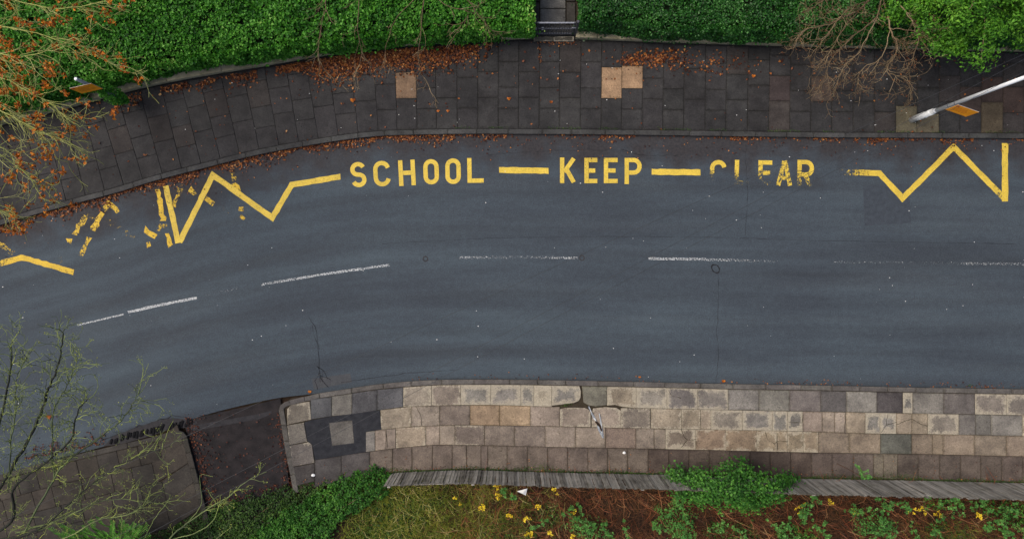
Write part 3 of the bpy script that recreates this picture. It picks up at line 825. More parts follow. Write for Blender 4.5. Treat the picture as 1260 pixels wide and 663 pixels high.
# left end beside the drive
EK = [(342.5, 504), (343.8, 499.5), (347, 496), (351.5, 493.6), (362, 490.6), (381, 486.3)]
slab([(353, 503), (358, 497.5), (381, 493.5), (383, 516), (353, 522.5)], PAV, (0.155, 0.14, 0.12), .18, lp)
slab([(353, 523), (374, 519.5), (378, 543), (356, 547.5)], PAV, (0.14, 0.13, 0.118), .1, lp)
slab([(356, 548), (380, 543.5), (384, 547), (387, 569), (360, 574)], PAV, (0.115, 0.105, 0.100), .05, lp)
slab([(360, 574.5), (387, 569.5), (387, 592), (363, 598)], PAV, (0.06, 0.055, 0.055), 0, lp)
tarp = poly_obj('tarmac_infill', [(374.5, 519), (383.5, 516.5), (408, 512), (467, 504.6), (469.5, 528), (450, 531), (451, 555.5), (387.5, 565.5), (384.5, 547), (378.5, 543)], PAV - .001, M['tar_pavement'], lp, .05)
slab([(404.5, 520), (433.5, 516.5), (436, 545), (408.5, 548.5)], PAV + .006, (0.12, 0.115, 0.11), 0, lp)
# kerb of the lower pavement
kpts = EK + [(x_, float(LW(x_))) for x_ in range(390, 1600, 6)]
kw = [P(a, b, 0) for a, b in kpts]
ka = [0.0]
for i in range(1, len(kw)): ka.append(ka[-1] + (kw[i] - kw[i-1]).length)
kx, ky = np.array([v.x for v in kw]), np.array([v.y for v in kw])
def lk(s):
    p = Vector((np.interp(s, ka, kx), np.interp(s, ka, ky), 0)); h_ = .12
    t_ = (Vector((np.interp(s + h_, ka, kx), np.interp(s + h_, ka, ky), 0)) - Vector((np.interp(s - h_, ka, kx), np.interp(s - h_, ka, ky), 0))).normalized()
    return p, Vector((t_.y, -t_.x, 0))
s = 0.0
while s < ka[-1] - 1.2:
    L = random.choice([.82, .9, .95, 1.05]) if s > .9 else .45
    n = 3
    a = [lk(s + L * j / n) for j in range(n + 1)]
    slab([topix(p) for p, nn in a] + [topix(p + nn * .148) for p, nn in reversed(a)], PAV + .004, jit((0.105, 0.100, 0.098), .12), 0, lp, 'kerb_stone', .004, .014)
    s += L
def slab_crack(pts, w=.014):
    q = []
    for i in range(len(pts) - 1):
        a, b = Vector(pts[i]), Vector(pts[i+1]); k = max(1, int((b - a).length / 3))
        for j in range(k): q.append(a.lerp(b, j / k) + Vector((random.uniform(-.5, .5), random.uniform(-.5, .5))))
    q.append(Vector(pts[-1]))
    pw = [P(v.x, v.y, PAV) for v in q]; V, F = [], []
    for a, b in ribbon(pw, [w * random.uniform(.4, 1.4) for _ in pw]): V += [(a.x, a.y, PAV + .0075), (b.x, b.y, PAV + .0075)]
    for i in range(len(pw) - 1): F.append((2*i, 2*i+1, 2*i+3, 2*i+2))
    return mesh_obj('slab_crack', V, F, M['joint_bed'], lp)
for pts in ([(838, 528), (841, 536), (846, 541), (856, 540)], [(846, 541), (838, 550)], [(942, 531), (944, 540), (953, 546), (957, 542)], [(957, 532), (956, 554)], [(957, 542), (969, 543)], [(1103, 522), (1115, 517), (1122, 515), (1130, 520), (1141, 524)], [(512, 500), (518, 511), (519, 523)], [(1084, 532), (1090, 523), (1103, 519)],
            [(1090, 523), (1092, 510)], [(1040, 508), (1039, 532)], [(475, 530), (477, 551)], [(988, 510), (987, 520), (970, 519)], [(822, 479), (826, 486), (838, 490)]): slab_crack(pts)
# edging stones down the side of the drive
ed = [(342.5, 504), (346, 523), (349, 543), (352.5, 563), (357, 584), (361, 606)]
for a, b in zip(ed[:-1], ed[1:]):
    slab([a, b, (b[0] + 6.5, b[1] - .6), (a[0] + 6.5, a[1] - .6)], PAV + .004, jit((0.095, 0.09, 0.085), .12), 0, lp, 'kerb_stone', .004, .014)

# ---- lower pavement left of the drive
EL = pchip([-1500, -400, -120, 0, 20, 113, 186, 212], [1330, 738, 624, 584, 578, 554.5, 537.5, 530.5])
lpts = [(x_, float(EL(x_)) + 1.5) for x_ in range(-420, 213, 12)] + [(222, 530), (230, 537), (238, 565), (252, 640), (262, 700), (-420, 980)]
ll = mesh_obj('corner_pavement', [P(a, b, BED) for a, b in lpts], [tuple(range(len(lpts)))], M['joint_bed'])
if ll.data.polygons[0].normal.z < 0: ll.data.flip_normals()
tag(ll, 'dark slabbed pavement under the lichened tree', kind='structure')
def off(x, d):
    # point d px below the kerb along its normal
    sl = float(EL(x + 2) - EL(x - 2)) / 4
    n = Vector((-sl, 1)).normalized()
    return (x + n.x * d, float(EL(x)) + n.y * d)
rows = [0, 7, 31, 56, 81, 114]
def right_edge(y): return 226 + (y - 531) * .262 if y > 531 else 222
for r in range(1, 5):
    x = -300 + random.uniform(0, 20)
    while x < 250:
        w = random.choice([25, 37, 37]) if r > 1 else 25
        x2 = x + w
        if right_edge(off(x2, rows[r+1])[1]) - off(x2, rows[r+1])[0] < 18: x2 = 270
        q = [off(x, rows[r]), off(x2, rows[r]), off(x2, rows[r+1]), off(x, rows[r+1])]
        q = [(min(a, right_edge(b) - 4), b) for a, b in q]
        if max(abs(q[0][0] - q[1][0]), abs(q[2][0] - q[3][0])) > 8:
            if abs(q[0][0] - q[1][0]) < 2: q = q[1:]
            slab(q, PAV, jit((0.048, 0.042, 0.037) if random.random() < .6 else (0.038, 0.035, 0.033), .14), 0, ll)
        x = x2
x = -300.0
while x < 205:
    x2 = min(x + 38, 212)
    slab([off(x, 0), off((x + x2) / 2, 0), off(x2, 0), off(x2, 6.6), off((x + x2) / 2, 6.6), off(x, 6.6)], PAV + .004, jit((0.052, 0.049, 0.046), .12), 0, ll, 'kerb_stone', .004, .014)
    x = x2
slab([(213, 530.3), (220, 529.5), (226, 531.5), (230, 537), (223.5, 539.5), (220, 537), (214.5, 537)], PAV + .004, (0.052, 0.049, 0.046), 0, ll, 'kerb_stone', .004, .014)
ed = [(230, 537), (235, 556), (240, 575), (245, 594), (250, 613), (255, 632), (260, 651), (265, 670)]
for a, b in zip(ed[:-1], ed[1:]):
    slab([a, b, (b[0] - 6.5, b[1] + 1.5), (a[0] - 6.5, a[1] + 1.5)], PAV + .004, jit((0.044, 0.041, 0.037), .12), 0, ll, 'kerb_stone', .004, .014)

# ------------------------------------------------------------------ plant helpers
def rand_dirs(n):
    v = rng.normal(size=(n, 3)); return v / np.linalg.norm(v, axis=1, keepdims=True)

def leaves(name, pts, nrm, size, mat, parent, aspect=0.62, spread=0.55, fold=0.22, kind='stuff', var=None):
    """each leaf a folded kite: 2 triangles"""
    N = len(pts)
    n = nrm + rng.normal(size=(N, 3)) * spread
    n /= np.linalg.norm(n, axis=1, keepdims=True)
    r = rand_dirs(N)
    u = np.cross(n, r); u /= np.linalg.norm(u, axis=1, keepdims=True) + 1e-9
    w = np.cross(n, u)
    s = size[:, None] if hasattr(size, 'shape') else size
    b = pts - u * s * .5; t_ = pts + u * s * .5
    lft = pts + w * s * aspect * .5 - u * s * .06 + n * s * fold
    rgt = pts - w * s * aspect * .5 - u * s * .06 + n * s * fold
    V = np.stack([b, lft, t_, rgt], 1).reshape(-1, 3)
    i = np.arange(N)[:, None] * 4
    F = np.concatenate([i + np.array([[0, 2, 1]]), i + np.array([[0, 3, 2]])], 1).reshape(-1, 3)
    if var is None: var = rng.random(N)
    o = np_mesh(name, V, F, mat, parent, np.repeat(var, 2))
    if kind: o['kind'] = kind
    return o

def tubes(name, lines, mat, parent, sides=4, kind=None):
    """lines: list of (points list, r0, r1, var)"""
    Vs, Fs, va = [], [], []
    base = 0
    ang = np.arange(sides) * 2 * math.pi / sides
    for pts, r0, r1, v in lines:
        p = np.array([tuple(q) for q in pts], float)
        n = len(p)
        if n < 2: continue
        d = np.gradient(p, axis=0); d /= np.linalg.norm(d, axis=1, keepdims=True) + 1e-9
        ref = np.where(np.abs(d[:, 2:3]) > .9, np.array([[1., 0, 0]]), np.array([[0, 0, 1.]]))
        a = np.cross(d, ref); a /= np.linalg.norm(a, axis=1, keepdims=True) + 1e-9
        b = np.cross(d, a)
        r = np.linspace(r0, r1, n)[:, None, None]
        ringv = p[:, None, :] + r * (np.cos(ang)[None, :, None] * a[:, None, :] + np.sin(ang)[None, :, None] * b[:, None, :])
        Vs.append(ringv.reshape(-1, 3))
        i = np.arange(n - 1)[:, None] * sides + np.arange(sides)[None, :]
        j = np.arange(n - 1)[:, None] * sides + (np.arange(sides)[None, :] + 1) % sides
        f = np.stack([i, j, j + sides, i + sides], -1).reshape(-1, 4) + base
        Fs.append(f); va.append(np.full(len(f), v))
        base += n * sides
    o = np_mesh(name, np.concatenate(Vs), np.concatenate(Fs), mat, parent, np.concatenate(va), smooth=True)
    if kind: o['kind'] = kind
    return o

def smooth_line(ctrl, n=5, wob=0.0):
    """Catmull-Rom through Vectors"""
    c = [ctrl[0] * 2 - ctrl[1]] + list(ctrl) + [ctrl[-1] * 2 - ctrl[-2]]
    out = []
    for i in range(1, len(c) - 2):
        for j in range(n):
            t = j / n
            v = .5 * ((2 * c[i]) + (c[i+1] - c[i-1]) * t + (2*c[i-1] - 5*c[i] + 4*c[i+1] - c[i+2]) * t*t + (3*c[i] - c[i-1] - 3*c[i+1] + c[i+2]) * t**3)
            if wob: v = v + Vector((random.uniform(-wob, wob), random.uniform(-wob, wob), random.uniform(-wob, wob)))
            out.append(v)
    out.append(ctrl[-1])
    return out

def twig(p, d, L, r, depth, lines, tips, bend=.35, up=.0, nseg=5, ratio=.62, nch=(2, 4), rmin=.004, angle=(25, 60), flat=1.0):
    pts = [p.copy()]
    d = d.normalized()
    q = p.copy()
    for i in range(nseg):
        d = (d + Vector((random.uniform(-bend, bend), random.uniform(-bend, bend), random.uniform(-bend, bend) * flat + up))).normalized()
        q = q + d * (L / nseg)
        pts.append(q.copy())
    lines.append((pts, r, max(rmin, r * .45), random.random()))
    if depth <= 0:
        tips.append((q.copy(), d.copy())); return
    for k in range(random.randint(*nch)):
        i = random.randint(1, nseg)
        dd = (pts[i] - pts[i-1]).normalized()
        ax = Vector((random.gauss(0, 1) * .6, random.gauss(0, 1) * .6, random.gauss(0, 1)))
        if ax.length < .1: ax = Vector((0, 0, 1))
        from mathutils import Quaternion
        nd = Quaternion(ax.normalized(), math.radians(random.uniform(*angle)) * random.choice((-1, 1))) @ dd
        twig(pts[i], nd, L * ratio * random.uniform(.7, 1.15), max(rmin, r * .62), depth - 1, lines, tips, bend, up, max(3, nseg - 1), ratio, nch, rmin, angle, flat)
    tips.append((q.copy(), d.copy()))

# ------------------------------------------------------------------ garden wall, gate, path
def wall(name, x0, x1, h, label, t=0.22):
    e = empty(name, P((x0 + x1) / 2, float(WALL((x0 + x1) / 2)), 0), label, 'wall')
    s_x = x0
    cap = 'coping_stone'
    while s_x < x1 - 3:
        e_x = min(s_x + random.uniform(26, 40), x1)
        a, b = P(s_x + .25, float(WALL(s_x)), 0), P(e_x - .25, float(WALL(e_x)), 0)
        n = Vector((-(b - a).y, (b - a).x, 0)).normalized()
        for nm, z0, z1, o0, o1 in (('wall_stone', -.02, h - .07, .015, t), (cap, h - .068, h + random.uniform(-.008, .008), -.015, t + .02)):
            q = [a + n * o0, b + n * o0, b + n * o1, a + n * o1]
            if nm == cap: q = [v + Vector((random.uniform(-.008, .008), random.uniform(-.008, .008), 0)) for v in q]
            V = [Vector((v.x, v.y, z0)) for v in q] + [Vector((v.x, v.y, z1)) for v in q]
            mesh_obj(nm, V, [(4, 5, 6, 7), (0, 1, 5, 4), (1, 2, 6, 5), (2, 3, 7, 6), (3, 0, 4, 7)], M['wall_stone'], e)
        s_x = e_x
    return e
wall('garden_wall', -420, 656, .34, 'low buff stone garden wall under the ivy hedge left of the gate')
wall('garden_wall', 707.5, 1500, .34, 'low buff stone garden wall under the clipped hedge right of the gate')

path = poly_obj('garden_path', [(652, 47), (712, 47), (710, -260), (652, -260)], BED, M['joint_bed'])
tag(path, 'grey slab garden path behind the iron gate', kind='structure')
for pts_, c in (([(664.5, 30.5), (696, 30.5), (696, 11), (664.5, 11)], (0.125, 0.127, 0.130)), ([(664.5, 10.4), (696, 10.4), (696, -14), (664.5, -14)], (0.14, 0.14, 0.14)), ([(664.5, -15), (696, -15), (696, -45), (664.5, -45)], (0.09, 0.09, 0.09)),
                ([(697, 30.5), (708, 30.5), (708, 3), (697, 3)], (0.05, 0.048, 0.046)), ([(697, 2), (708, 2), (708, -40), (697, -40)], (0.05, 0.048, 0.046)), ([(655, 30.5), (663.8, 30.5), (663.8, 3), (655, 3)], (0.04, 0.038, 0.037)), ([(655, 2), (663.8, 2), (663.8, -40), (655, -40)], (0.04, 0.038, 0.037)), ([(656, 44.5), (707, 44.5), (707, 31), (656, 31)], (0.040, 0.041, 0.045))):
    slab(pts_, PAV + .02, c, 0, path)
slab([(656.5, 51), (681, 51), (681, 45), (656.5, 45)], PAV + .05, (0.085, 0.08, 0.066), .05, path, 'step_stone')
slab([(681, 51), (706.5, 51), (706.5, 45), (681, 45)], PAV + .05, (0.09, 0.083, 0.070), .05, path, 'step_stone')

def box(name, c, s, mat, parent, rz=0.0, bev=0.0):
    bm = bmesh.new(); bmesh.ops.create_cube(bm, size=1.0)
    for v in bm.verts: v.co = Vector((v.co.x * s[0], v.co.y * s[1], v.co.z * s[2]))
    if bev: bmesh.ops.bevel(bm, geom=bm.edges[:], offset=bev, segments=1, affect='EDGES')
    me = bpy.data.meshes.new(name); bm.to_mesh(me); bm.free(); me.materials.append(mat)
    o = bpy.data.objects.new(name, me); link(o, parent)
    c = Vector(c)
    o.location = c - woff(parent)
    o.rotation_euler = (0, 0, rz)
    return o
def cyl(name, a, b, r0, r1, mat, parent, n=12, cap=True):
    a, b = Vector(a), Vector(b)
    d = (b - a).normalized()
    x_ = d.orthogonal().normalized(); y_ = d.cross(x_)
    V, F = [], []
    for p, r in ((a, r0), (b, r1)):
        for i in range(n):
            t_ = 2 * math.pi * i / n
            V.append(p + (x_ * math.cos(t_) + y_ * math.sin(t_)) * r)
    for i in range(n):
        j = (i + 1) % n
        F.append((i, j, n + j, n + i))
    if cap: F += [tuple(range(n - 1, -1, -1)), tuple(range(n, 2 * n))]
    o = mesh_obj(name, V, F, mat, parent)
    for p in o.data.polygons: p.use_smooth = len(p.vertices) == 4
    return o

gy = (331.5 - 44.6) / SC; gx0 = (658 - 630) / SC; gx1 = (705.5 - 630) / SC; gz = PAV + .03
gate = empty('garden_gate', (gx0, gy, PAV), 'low black iron bar gate between the two hedges', 'gate')
for nm, z in (('top_rail', .93), ('middle_rail', .47), ('bottom_rail', .08)):
    box(nm, ((gx0 + gx1) / 2, gy, gz + z), (gx1 - gx0 - .1, .035, .028), M['gate_worn_iron' if nm == 'top_rail' else 'gate_iron'], gate)
for i in range(14):
    x = gx0 + .09 + (gx1 - gx0 - .18) * i / 13
    cyl('bar', (x, gy + .001, gz + .05), (x, gy + .001, gz + (.925 if i % 2 == 0 else .60)), .0085, .0085, M['gate_iron'], gate, 6)
for x in (gx0 + .05, gx1 - .05): box('stile', (x, gy, gz + .49), (.04, .04, .94), M['gate_iron'], gate)
for x in (gx0 - .03, gx1 + .03):
    box('gate_post', (x, gy, PAV + .52), (.075, .075, 1.1), M['gate_iron'], gate, 0, .008)
box('latch', (gx1 - .05, gy - .035, gz + .62), (.12, .025, .05), M['gate_worn_iron'], gate)

# ------------------------------------------------------------------ hedges
def hedge(name, x0, x1, h, depth, mat, size, dens, label, bulge=.12, yoff=0.0, setback=((0, 1), (0, 0)), sprays=0):
    """leafy hedge standing on the wall line; x range in px"""
    e = empty(name, P((x0 + x1) / 2, float(WALL((x0 + x1) / 2)) - 8, 0), label, 'hedge')
    xa, xb = (x0 - 630) / SC, (x1 - 630) / SC
    L = xb - xa
    ph = rng.random(12) * 6.28
    def lump(a, b):
        return (np.sin(a * 2.1 + ph[0]) * np.sin(b * 2.6 + ph[1]) + .6 * np.sin(a * 4.7 + ph[2] + b * 2) + .45 * np.sin(a * 9.3 + ph[3]) * np.cos(b * 8.1 + ph[4])) / 2
    def front(x): return (331.5 - WALL(x * SC + 630)) / SC + .06 + yoff + np.interp(x * SC + 630, *setback)
    # core of dark stems and inner leaf
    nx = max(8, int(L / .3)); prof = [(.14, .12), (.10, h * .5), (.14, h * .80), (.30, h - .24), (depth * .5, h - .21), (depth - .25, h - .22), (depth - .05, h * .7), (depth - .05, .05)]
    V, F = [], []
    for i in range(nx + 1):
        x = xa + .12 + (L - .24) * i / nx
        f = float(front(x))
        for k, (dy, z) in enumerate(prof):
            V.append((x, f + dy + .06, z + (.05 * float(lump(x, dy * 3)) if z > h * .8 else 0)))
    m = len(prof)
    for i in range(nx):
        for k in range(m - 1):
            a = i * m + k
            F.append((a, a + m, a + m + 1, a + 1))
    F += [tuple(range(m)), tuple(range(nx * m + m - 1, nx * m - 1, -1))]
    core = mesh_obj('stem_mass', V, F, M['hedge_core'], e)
    P_, N_, S_ = [], [], []
    # top
    n = int(L * depth * dens)
    a = rng.uniform(xa, xb, n); b = rng.uniform(-.02, depth, n)
    lum = lump(a, b * 1.5)
    z = h + .14 * lum - rng.random(n) ** 2 * .16 - .22 * np.clip(1 - b / .25, 0, 1) ** 2
    P_.append(np.stack([a, front(a) + b, z], 1)); N_.append(np.stack([lump(a + .1, b * 1.5) * -.4, -.25 * np.clip(1 - b / .3, 0, 1), np.ones(n)], 1))
    # front face
    n = int(L * h * dens)
    a = rng.uniform(xa, xb, n); z = rng.uniform(.14, h, n)
    bul = bulge * np.sin(np.clip(z / h, 0, 1) * 2.6) * (1 + .7 * lump(a, z * 2)) + .05 * lump(a * 2, z * 3)
    y = front(a) - bul + rng.random(n) ** 2 * .15
    P_.append(np.stack([a, y, z], 1)); N_.append(np.stack([np.zeros(n), -np.ones(n), .5 * np.ones(n)], 1))
    # ends
    for xe, sg in ((xa, -1), (xb, 1)):
        n = int(depth * h * dens)
        b = rng.uniform(0, depth, n); z = rng.uniform(.1, h, n)
        P_.append(np.stack([xe - sg * (.04 + rng.random(n) ** 2 * .15 - .05 * lump(b * 3, z * 3)), front(np.full(n, xe)) + b, z], 1)); N_.append(np.stack([sg * np.ones(n), np.zeros(n), .4 * np.ones(n)], 1))
    # loose sprays breaking the clipped outline
    for k in range(sprays):
        m_ = random.randint(14, 40); xs0 = random.uniform(xa, xb); top_ = random.random() < .45
        c_ = np.array([xs0, float(front(xs0)) + (random.uniform(.1, depth) if top_ else -bulge * random.uniform(.3, 1.1)), h + .06 if top_ else random.uniform(.25, h)])
        P_.append(c_ + rng.normal(size=(m_, 3)) * np.array([.10, .06, .07])); N_.append(np.tile(np.array([[0, -.4, .8]]), (m_, 1)))
    pts_ = np.concatenate(P_); nn = np.concatenate(N_)
    hx, hy, hz_ = pts_[:, 0], pts_[:, 1], pts_[:, 2]
    hole = np.sin(hx * 5.3 + ph[5] + 1.7 * np.sin(hy * 4.1)) * np.sin(hy * 6.1 + ph[6] + 1.3 * np.sin(hx * 3.3)) + .7 * np.sin(hx * 13 + ph[7]) * np.sin(hy * 12 + hz_ * 9 + ph[8])
    keep = (hole < .95) | (rng.random(len(pts_)) < .22)
    pts_, nn = pts_[keep], nn[keep]
    pts_[:, 2] += rng.normal(0, .025, len(pts_))
    sz = size * rng.uniform(.5, 1.45, len(pts_))
    leaves('foliage', pts_, nn, sz, mat, e, .75, .6)
    return e
hedge('ivy_hedge', -420, 657, 1.25, 3.6, M['ivy_leaf'], .076, 1250, 'bright green ivy-leaved hedge left of the garden gate', .13, 0.0, ((0, 250, 340, 420), (.19, .17, .10, .0)), 420)
hedge('privet_hedge', 709, 1500, 1.35, 1.9, M['privet_leaf'], .056, 1700, 'clipped dark green hedge right of the garden gate', .12, 0.0, ((700, 760, 800), (.14, .12, .02)), 260)

# ------------------------------------------------------------------ plank fence
fence = empty('plank_fence', P(870, float(L5(870)) + 2, .05), 'weathered grey vertical plank fence behind the beige pavement', 'fence')
fx = []
x = 481.0
base_line = [(xx, float(L5(xx)) + 2.2) for xx in np.arange(481, 1490, 1.0)]
bw = [P(a, b, .08) for a, b in base_line]
fa_ = [0.0]
for i in range(1, len(bw)): fa_.append(fa_[-1] + (bw[i] - bw[i-1]).length)
bx_, by_ = np.array([v.x for v in bw]), np.array([v.y for v in bw])
def fpt(s): return Vector((np.interp(s, fa_, bx_), np.interp(s, fa_, by_), .06))
def fh(s): return float(np.interp(s, [0, 3, 10, 18.5, 26], [1.22, 1.30, 1.42, 1.55, 1.6]))
plank_meshes = []
for k in range(6):
    w, tk = .098, .016
    bm = bmesh.new()
    # a plank with a slightly ragged, chamfered top
    zt = [1.0 + random.uniform(-.006, .006) for _ in range(3)]
    prof = [(-w/2, 0), (w/2, 0), (w/2, zt[0]), (0, zt[1]), (-w/2, zt[2])]
    f_ = [bm.verts.new((a, -tk / 2, b)) for a, b in prof]; b_ = [bm.verts.new((a, tk / 2, b)) for a, b in prof]
    bm.faces.new(f_); bm.faces.new(b_[::-1])
    for i in range(5):
        j = (i + 1) % 5
        bm.faces.new((f_[j], f_[i], b_[i], b_[j]))
    bmesh.ops.recalc_face_normals(bm, faces=bm.faces[:])
    me = bpy.data.meshes.new('plank'); bm.to_mesh(me); bm.free(); me.materials.append(M['plank']); me.materials.append(M['end_grain']); plank_meshes.append(me)
    for f_ in me.polygons:
        if f_.normal.z > .7: f_.material_index = 1
s = 0.05
while s < fa_[-1] - .2:
    p = fpt(s); t_ = (fpt(s + .15) - fpt(s - .15)).normalized()
    o = bpy.data.objects.new('plank', random.choice(plank_meshes)); link(o, fence)
    o.location = p - fence.location + Vector((0, random.uniform(-.006, .006), 0))
    o.rotation_euler = (random.uniform(-.010, .012), random.uniform(-.014, .014), math.atan2(t_.y, t_.x) + random.uniform(.06, .14))
    o.scale = (random.uniform(.74, .84), 1, fh(s) * random.uniform(.985, 1.012))
    s += .085 if random.random() > .05 else .094
s = .1
prev = None
while s < fa_[-1]:
    p = fpt(s); nrm_ = Vector((0, -1, 0))
    h_ = fh(s)
    box('fence_post', p + Vector((0, -.085, h_ * .5 - .16)), (.09, .09, h_ - .26), M['plank'], fence, 0, .006)
    if prev is not None:
        a, b = fpt(prev), p
        for fr in (.22, .8):
            ca = a + Vector((0, -.031, fh(prev) * fr)); cb = b + Vector((0, -.031, h_ * fr))
            m_ = (ca + cb) / 2; d = cb - ca
            o = box('rail', m_, (d.length - .02, .04, .075), M['plank'], fence, math.atan2(d.y, d.x))
            o.rotation_euler = (0, -math.atan2(d.z, Vector((d.x, d.y)).length), math.atan2(d.y, d.x))
    prev = s
    s += 2.35

# ------------------------------------------------------------------ street lamp and sign posts
lb = P(1121.5, 147.5, PAV)
lamp = empty('street_lamp', lb, 'tall pale grey steel street lamp column standing on olive slabs', 'street lamp')
basec = cyl('base_column', lb + Vector((0, 0, -.02)), lb + Vector((0, 0, 1.02)), .088, .083, M['lamp_base_paint'], lamp, 20)
cyl('shoulder', lb + Vector((0, 0, 1.02)), lb + Vector((0, 0, 1.12)), .085, .055, M['lamp_base_paint'], lamp, 20, False)
cyl('column', lb + Vector((0, 0, 1.1)), lb + Vector((0, 0, 6.0)), .054, .040, M['lamp_paint'], lamp, 20)
cyl('collar', lb + Vector((0, 0, 1.125)), lb + Vector((0, 0, 1.15)), .060, .060, M['lamp_paint'], lamp, 20)
ad = box('access_door', lb + Vector((-.012, -.0865, .55)), (.07, .012, .36), M['lamp_base_paint'], basec, 0, .003)
cyl('bracket_arm', lb + Vector((0, 0, 5.97)), lb + Vector((.05, -.75, 6.1)), .030, .026, M['lamp_paint'], lamp, 12)
lan = box('lantern', lb + Vector((.07, -1.02, 6.12)), (.24, .62, .11), M['lamp_paint'], lamp, 0, .03)
box('lens', lb + Vector((.07, -1.04, 6.055)), (.17, .42, .03), M['lens_glass'], lan, 0, .01)

def notice(corners_px, h0, h1, post_xy, label, red_left=True):
    """upright orange board; (a, b) = its two lower corners in px at height h0"""
    (ax, ay), (bx2, by2) = corners_px
    a, b = P(ax, ay, h0), P(bx2, by2, h0)
    d = (b - a); w = d.length; d.normalize()
    nrm_ = Vector((d.y, -d.x, 0))
    if nrm_.dot(Vector((0, 0, 0)) - a) < 0: nrm_ = -nrm_
    a, b = a + nrm_ * .075, b + nrm_ * .075
    e = empty('notice_sign', (a + b) / 2, label, 'sign', 'orange notices on posts')
    hh = h1 - h0
    def quad(nm, u0, u1, v0, v1, o0, o1, mat, par=None):
        q = []
        for o_ in (o0, o1):
            for u_, v_ in ((u0, v0), (u1, v0), (u1, v1), (u0, v1)):
                q.append(a + d * w * u_ + Vector((0, 0, hh * v_)) + nrm_ * o_)
        o = mesh_obj(nm, q, [(4, 5, 6, 7), (3, 2, 1, 0), (0, 1, 5, 4), (1, 2, 6, 5), (2, 3, 7, 6), (3, 0, 4, 7)], mat, par or e)
        bm = bmesh.new(); bm.from_mesh(o.data); bmesh.ops.recalc_face_normals(bm, faces=bm.faces[:]); bm.to_mesh(o.data); bm.free()
        return o
    quad('backing_board', 0, 1, 0, 1, -.012, -.001, M['sign_back'])
    face = quad('face', .008, .992, .01, .99, 0, .003, M['sign_orange'])
    for k in range(4):
        v_ = .30 + .13 * k
        quad('print_line', .16, random.uniform(.62, .86), v_, v_ + .035, .0032, .0046, M['sign_print'], face)
    quad('emblem', .05, .17, .78, .92, .0032, .0048, M['sign_red'], face)
    return e, a, d, w, nrm_
sg, a, d, w, nrm_ = notice(((1164.2, 131.6), (1189.6, 140.6)), 1.72, 2.24, lb, 'orange notice board strapped to the street lamp column')
for z in (.12, .40):
    c = Vector((lb.x, lb.y, 1.72 + z))
    V, F = [], []
    n = 16
    for k, (r, zz) in enumerate(((.062, -.012), (.062, .012))):
        for i in range(n): V.append(c + Vector((r * math.cos(2*math.pi*i/n), r * math.sin(2*math.pi*i/n), zz)))
    for i in range(n): F.append((i, (i + 1) % n, n + (i + 1) % n, n + i))
    mesh_obj('strap', V, F, M['gate_worn_iron'], sg)

pb = P(162.5, 127.5, PAV)
spost = empty('sign_post', pb, 'grey steel post by the low wall, half hidden in ivy', 'post')
cyl('post_tube', pb + Vector((0, 0, -.02)), pb + Vector((0, 0, 2.55)), .042, .042, M['post_grey'], spost, 16)
cyl('post_cap', pb + Vector((0, 0, 2.55)), pb + Vector((0, 0, 2.585)), .048, .034, M['lamp_paint'], spost, 16)
sg2, a, d, w, nrm_ = notice(((100, 112), (126, 106)), 1.85, 2.36, pb, 'orange notice board on the post among autumn twigs', True)
for z in (.1, .4):
    c = Vector((pb.x, pb.y, 1.85 + z)); V, F = [], []
    for k, (r, zz) in enumerate(((.047, -.012), (.047, .012))):
        for i in range(16): V.append(c + Vector((r * math.cos(2*math.pi*i/16), r * math.sin(2*math.pi*i/16), zz)))
    for i in range(16): F.append((i, (i + 1) % 16, 16 + (i + 1) % 16, 16 + i))
    mesh_obj('strap', V, F, M['gate_worn_iron'], sg2)
# ivy climbing the post
n = 900
zz = rng.uniform(.42, 1.75, n); th = rng.random(n) * 6.28; rr = rng.uniform(.05, .22, n) * np.sin((zz - .3) / 1.55 * math.pi) + .03
ivp = empty('post_ivy', pb, 'dark ivy clump climbing the grey sign post', 'ivy')
leaves('foliage', np.stack([pb.x + rr * np.cos(th), pb.y + rr * np.sin(th), zz], 1), np.stack([np.cos(th), np.sin(th), np.full(n, .5)], 1), rng.uniform(.05, .09, n), M['ivy_leaf'], ivp, .8, .5)
tubes('stem', [(smooth_line([pb + Vector((.06, -.03, 0)), pb + Vector((.05, .05, .5)), pb + Vector((-.06, .04, 1.0)), pb + Vector((-.02, -.06, 1.7))], 5), .012, .006, .3)], M['brown_twig'], ivp)

# ------------------------------------------------------------------ overhead wires
for i, (a, b, c, z) in enumerate((((-260, 765), (622, 355.7), (1700, -130), 6.2), ((-260, 868), (630, 405.3), (1700, -160), 6.0), ((-260, 893), (680, 392.5), (1700, -140), 5.8))):
    za = z + .5; zc = z + 1.2
    A, B, D = P(*a, za), P(*b, z), P(*c, zc)
    pts_ = []
    for k in range(41):
        t_ = k / 40
        # sagging span through the three points
        u = 2 * t_
        v = A * ((u - 1) * (u - 2) / 2) + B * (-u * (u - 2)) + D * (u * (u - 1) / 2)
        pts_.append(v)
    o = tubes('overhead_wire', [(pts_, .0036, .0036, .5)], M['cable_black'], None, 6)
    tag(o, 'thin black overhead wire slanting across the road', 'wire', 'overhead wires')

# ------------------------------------------------------------------ trees and shrubs
def nrm0(n): return np.tile(np.array([[0, 0, 1.]]), (n, 1))

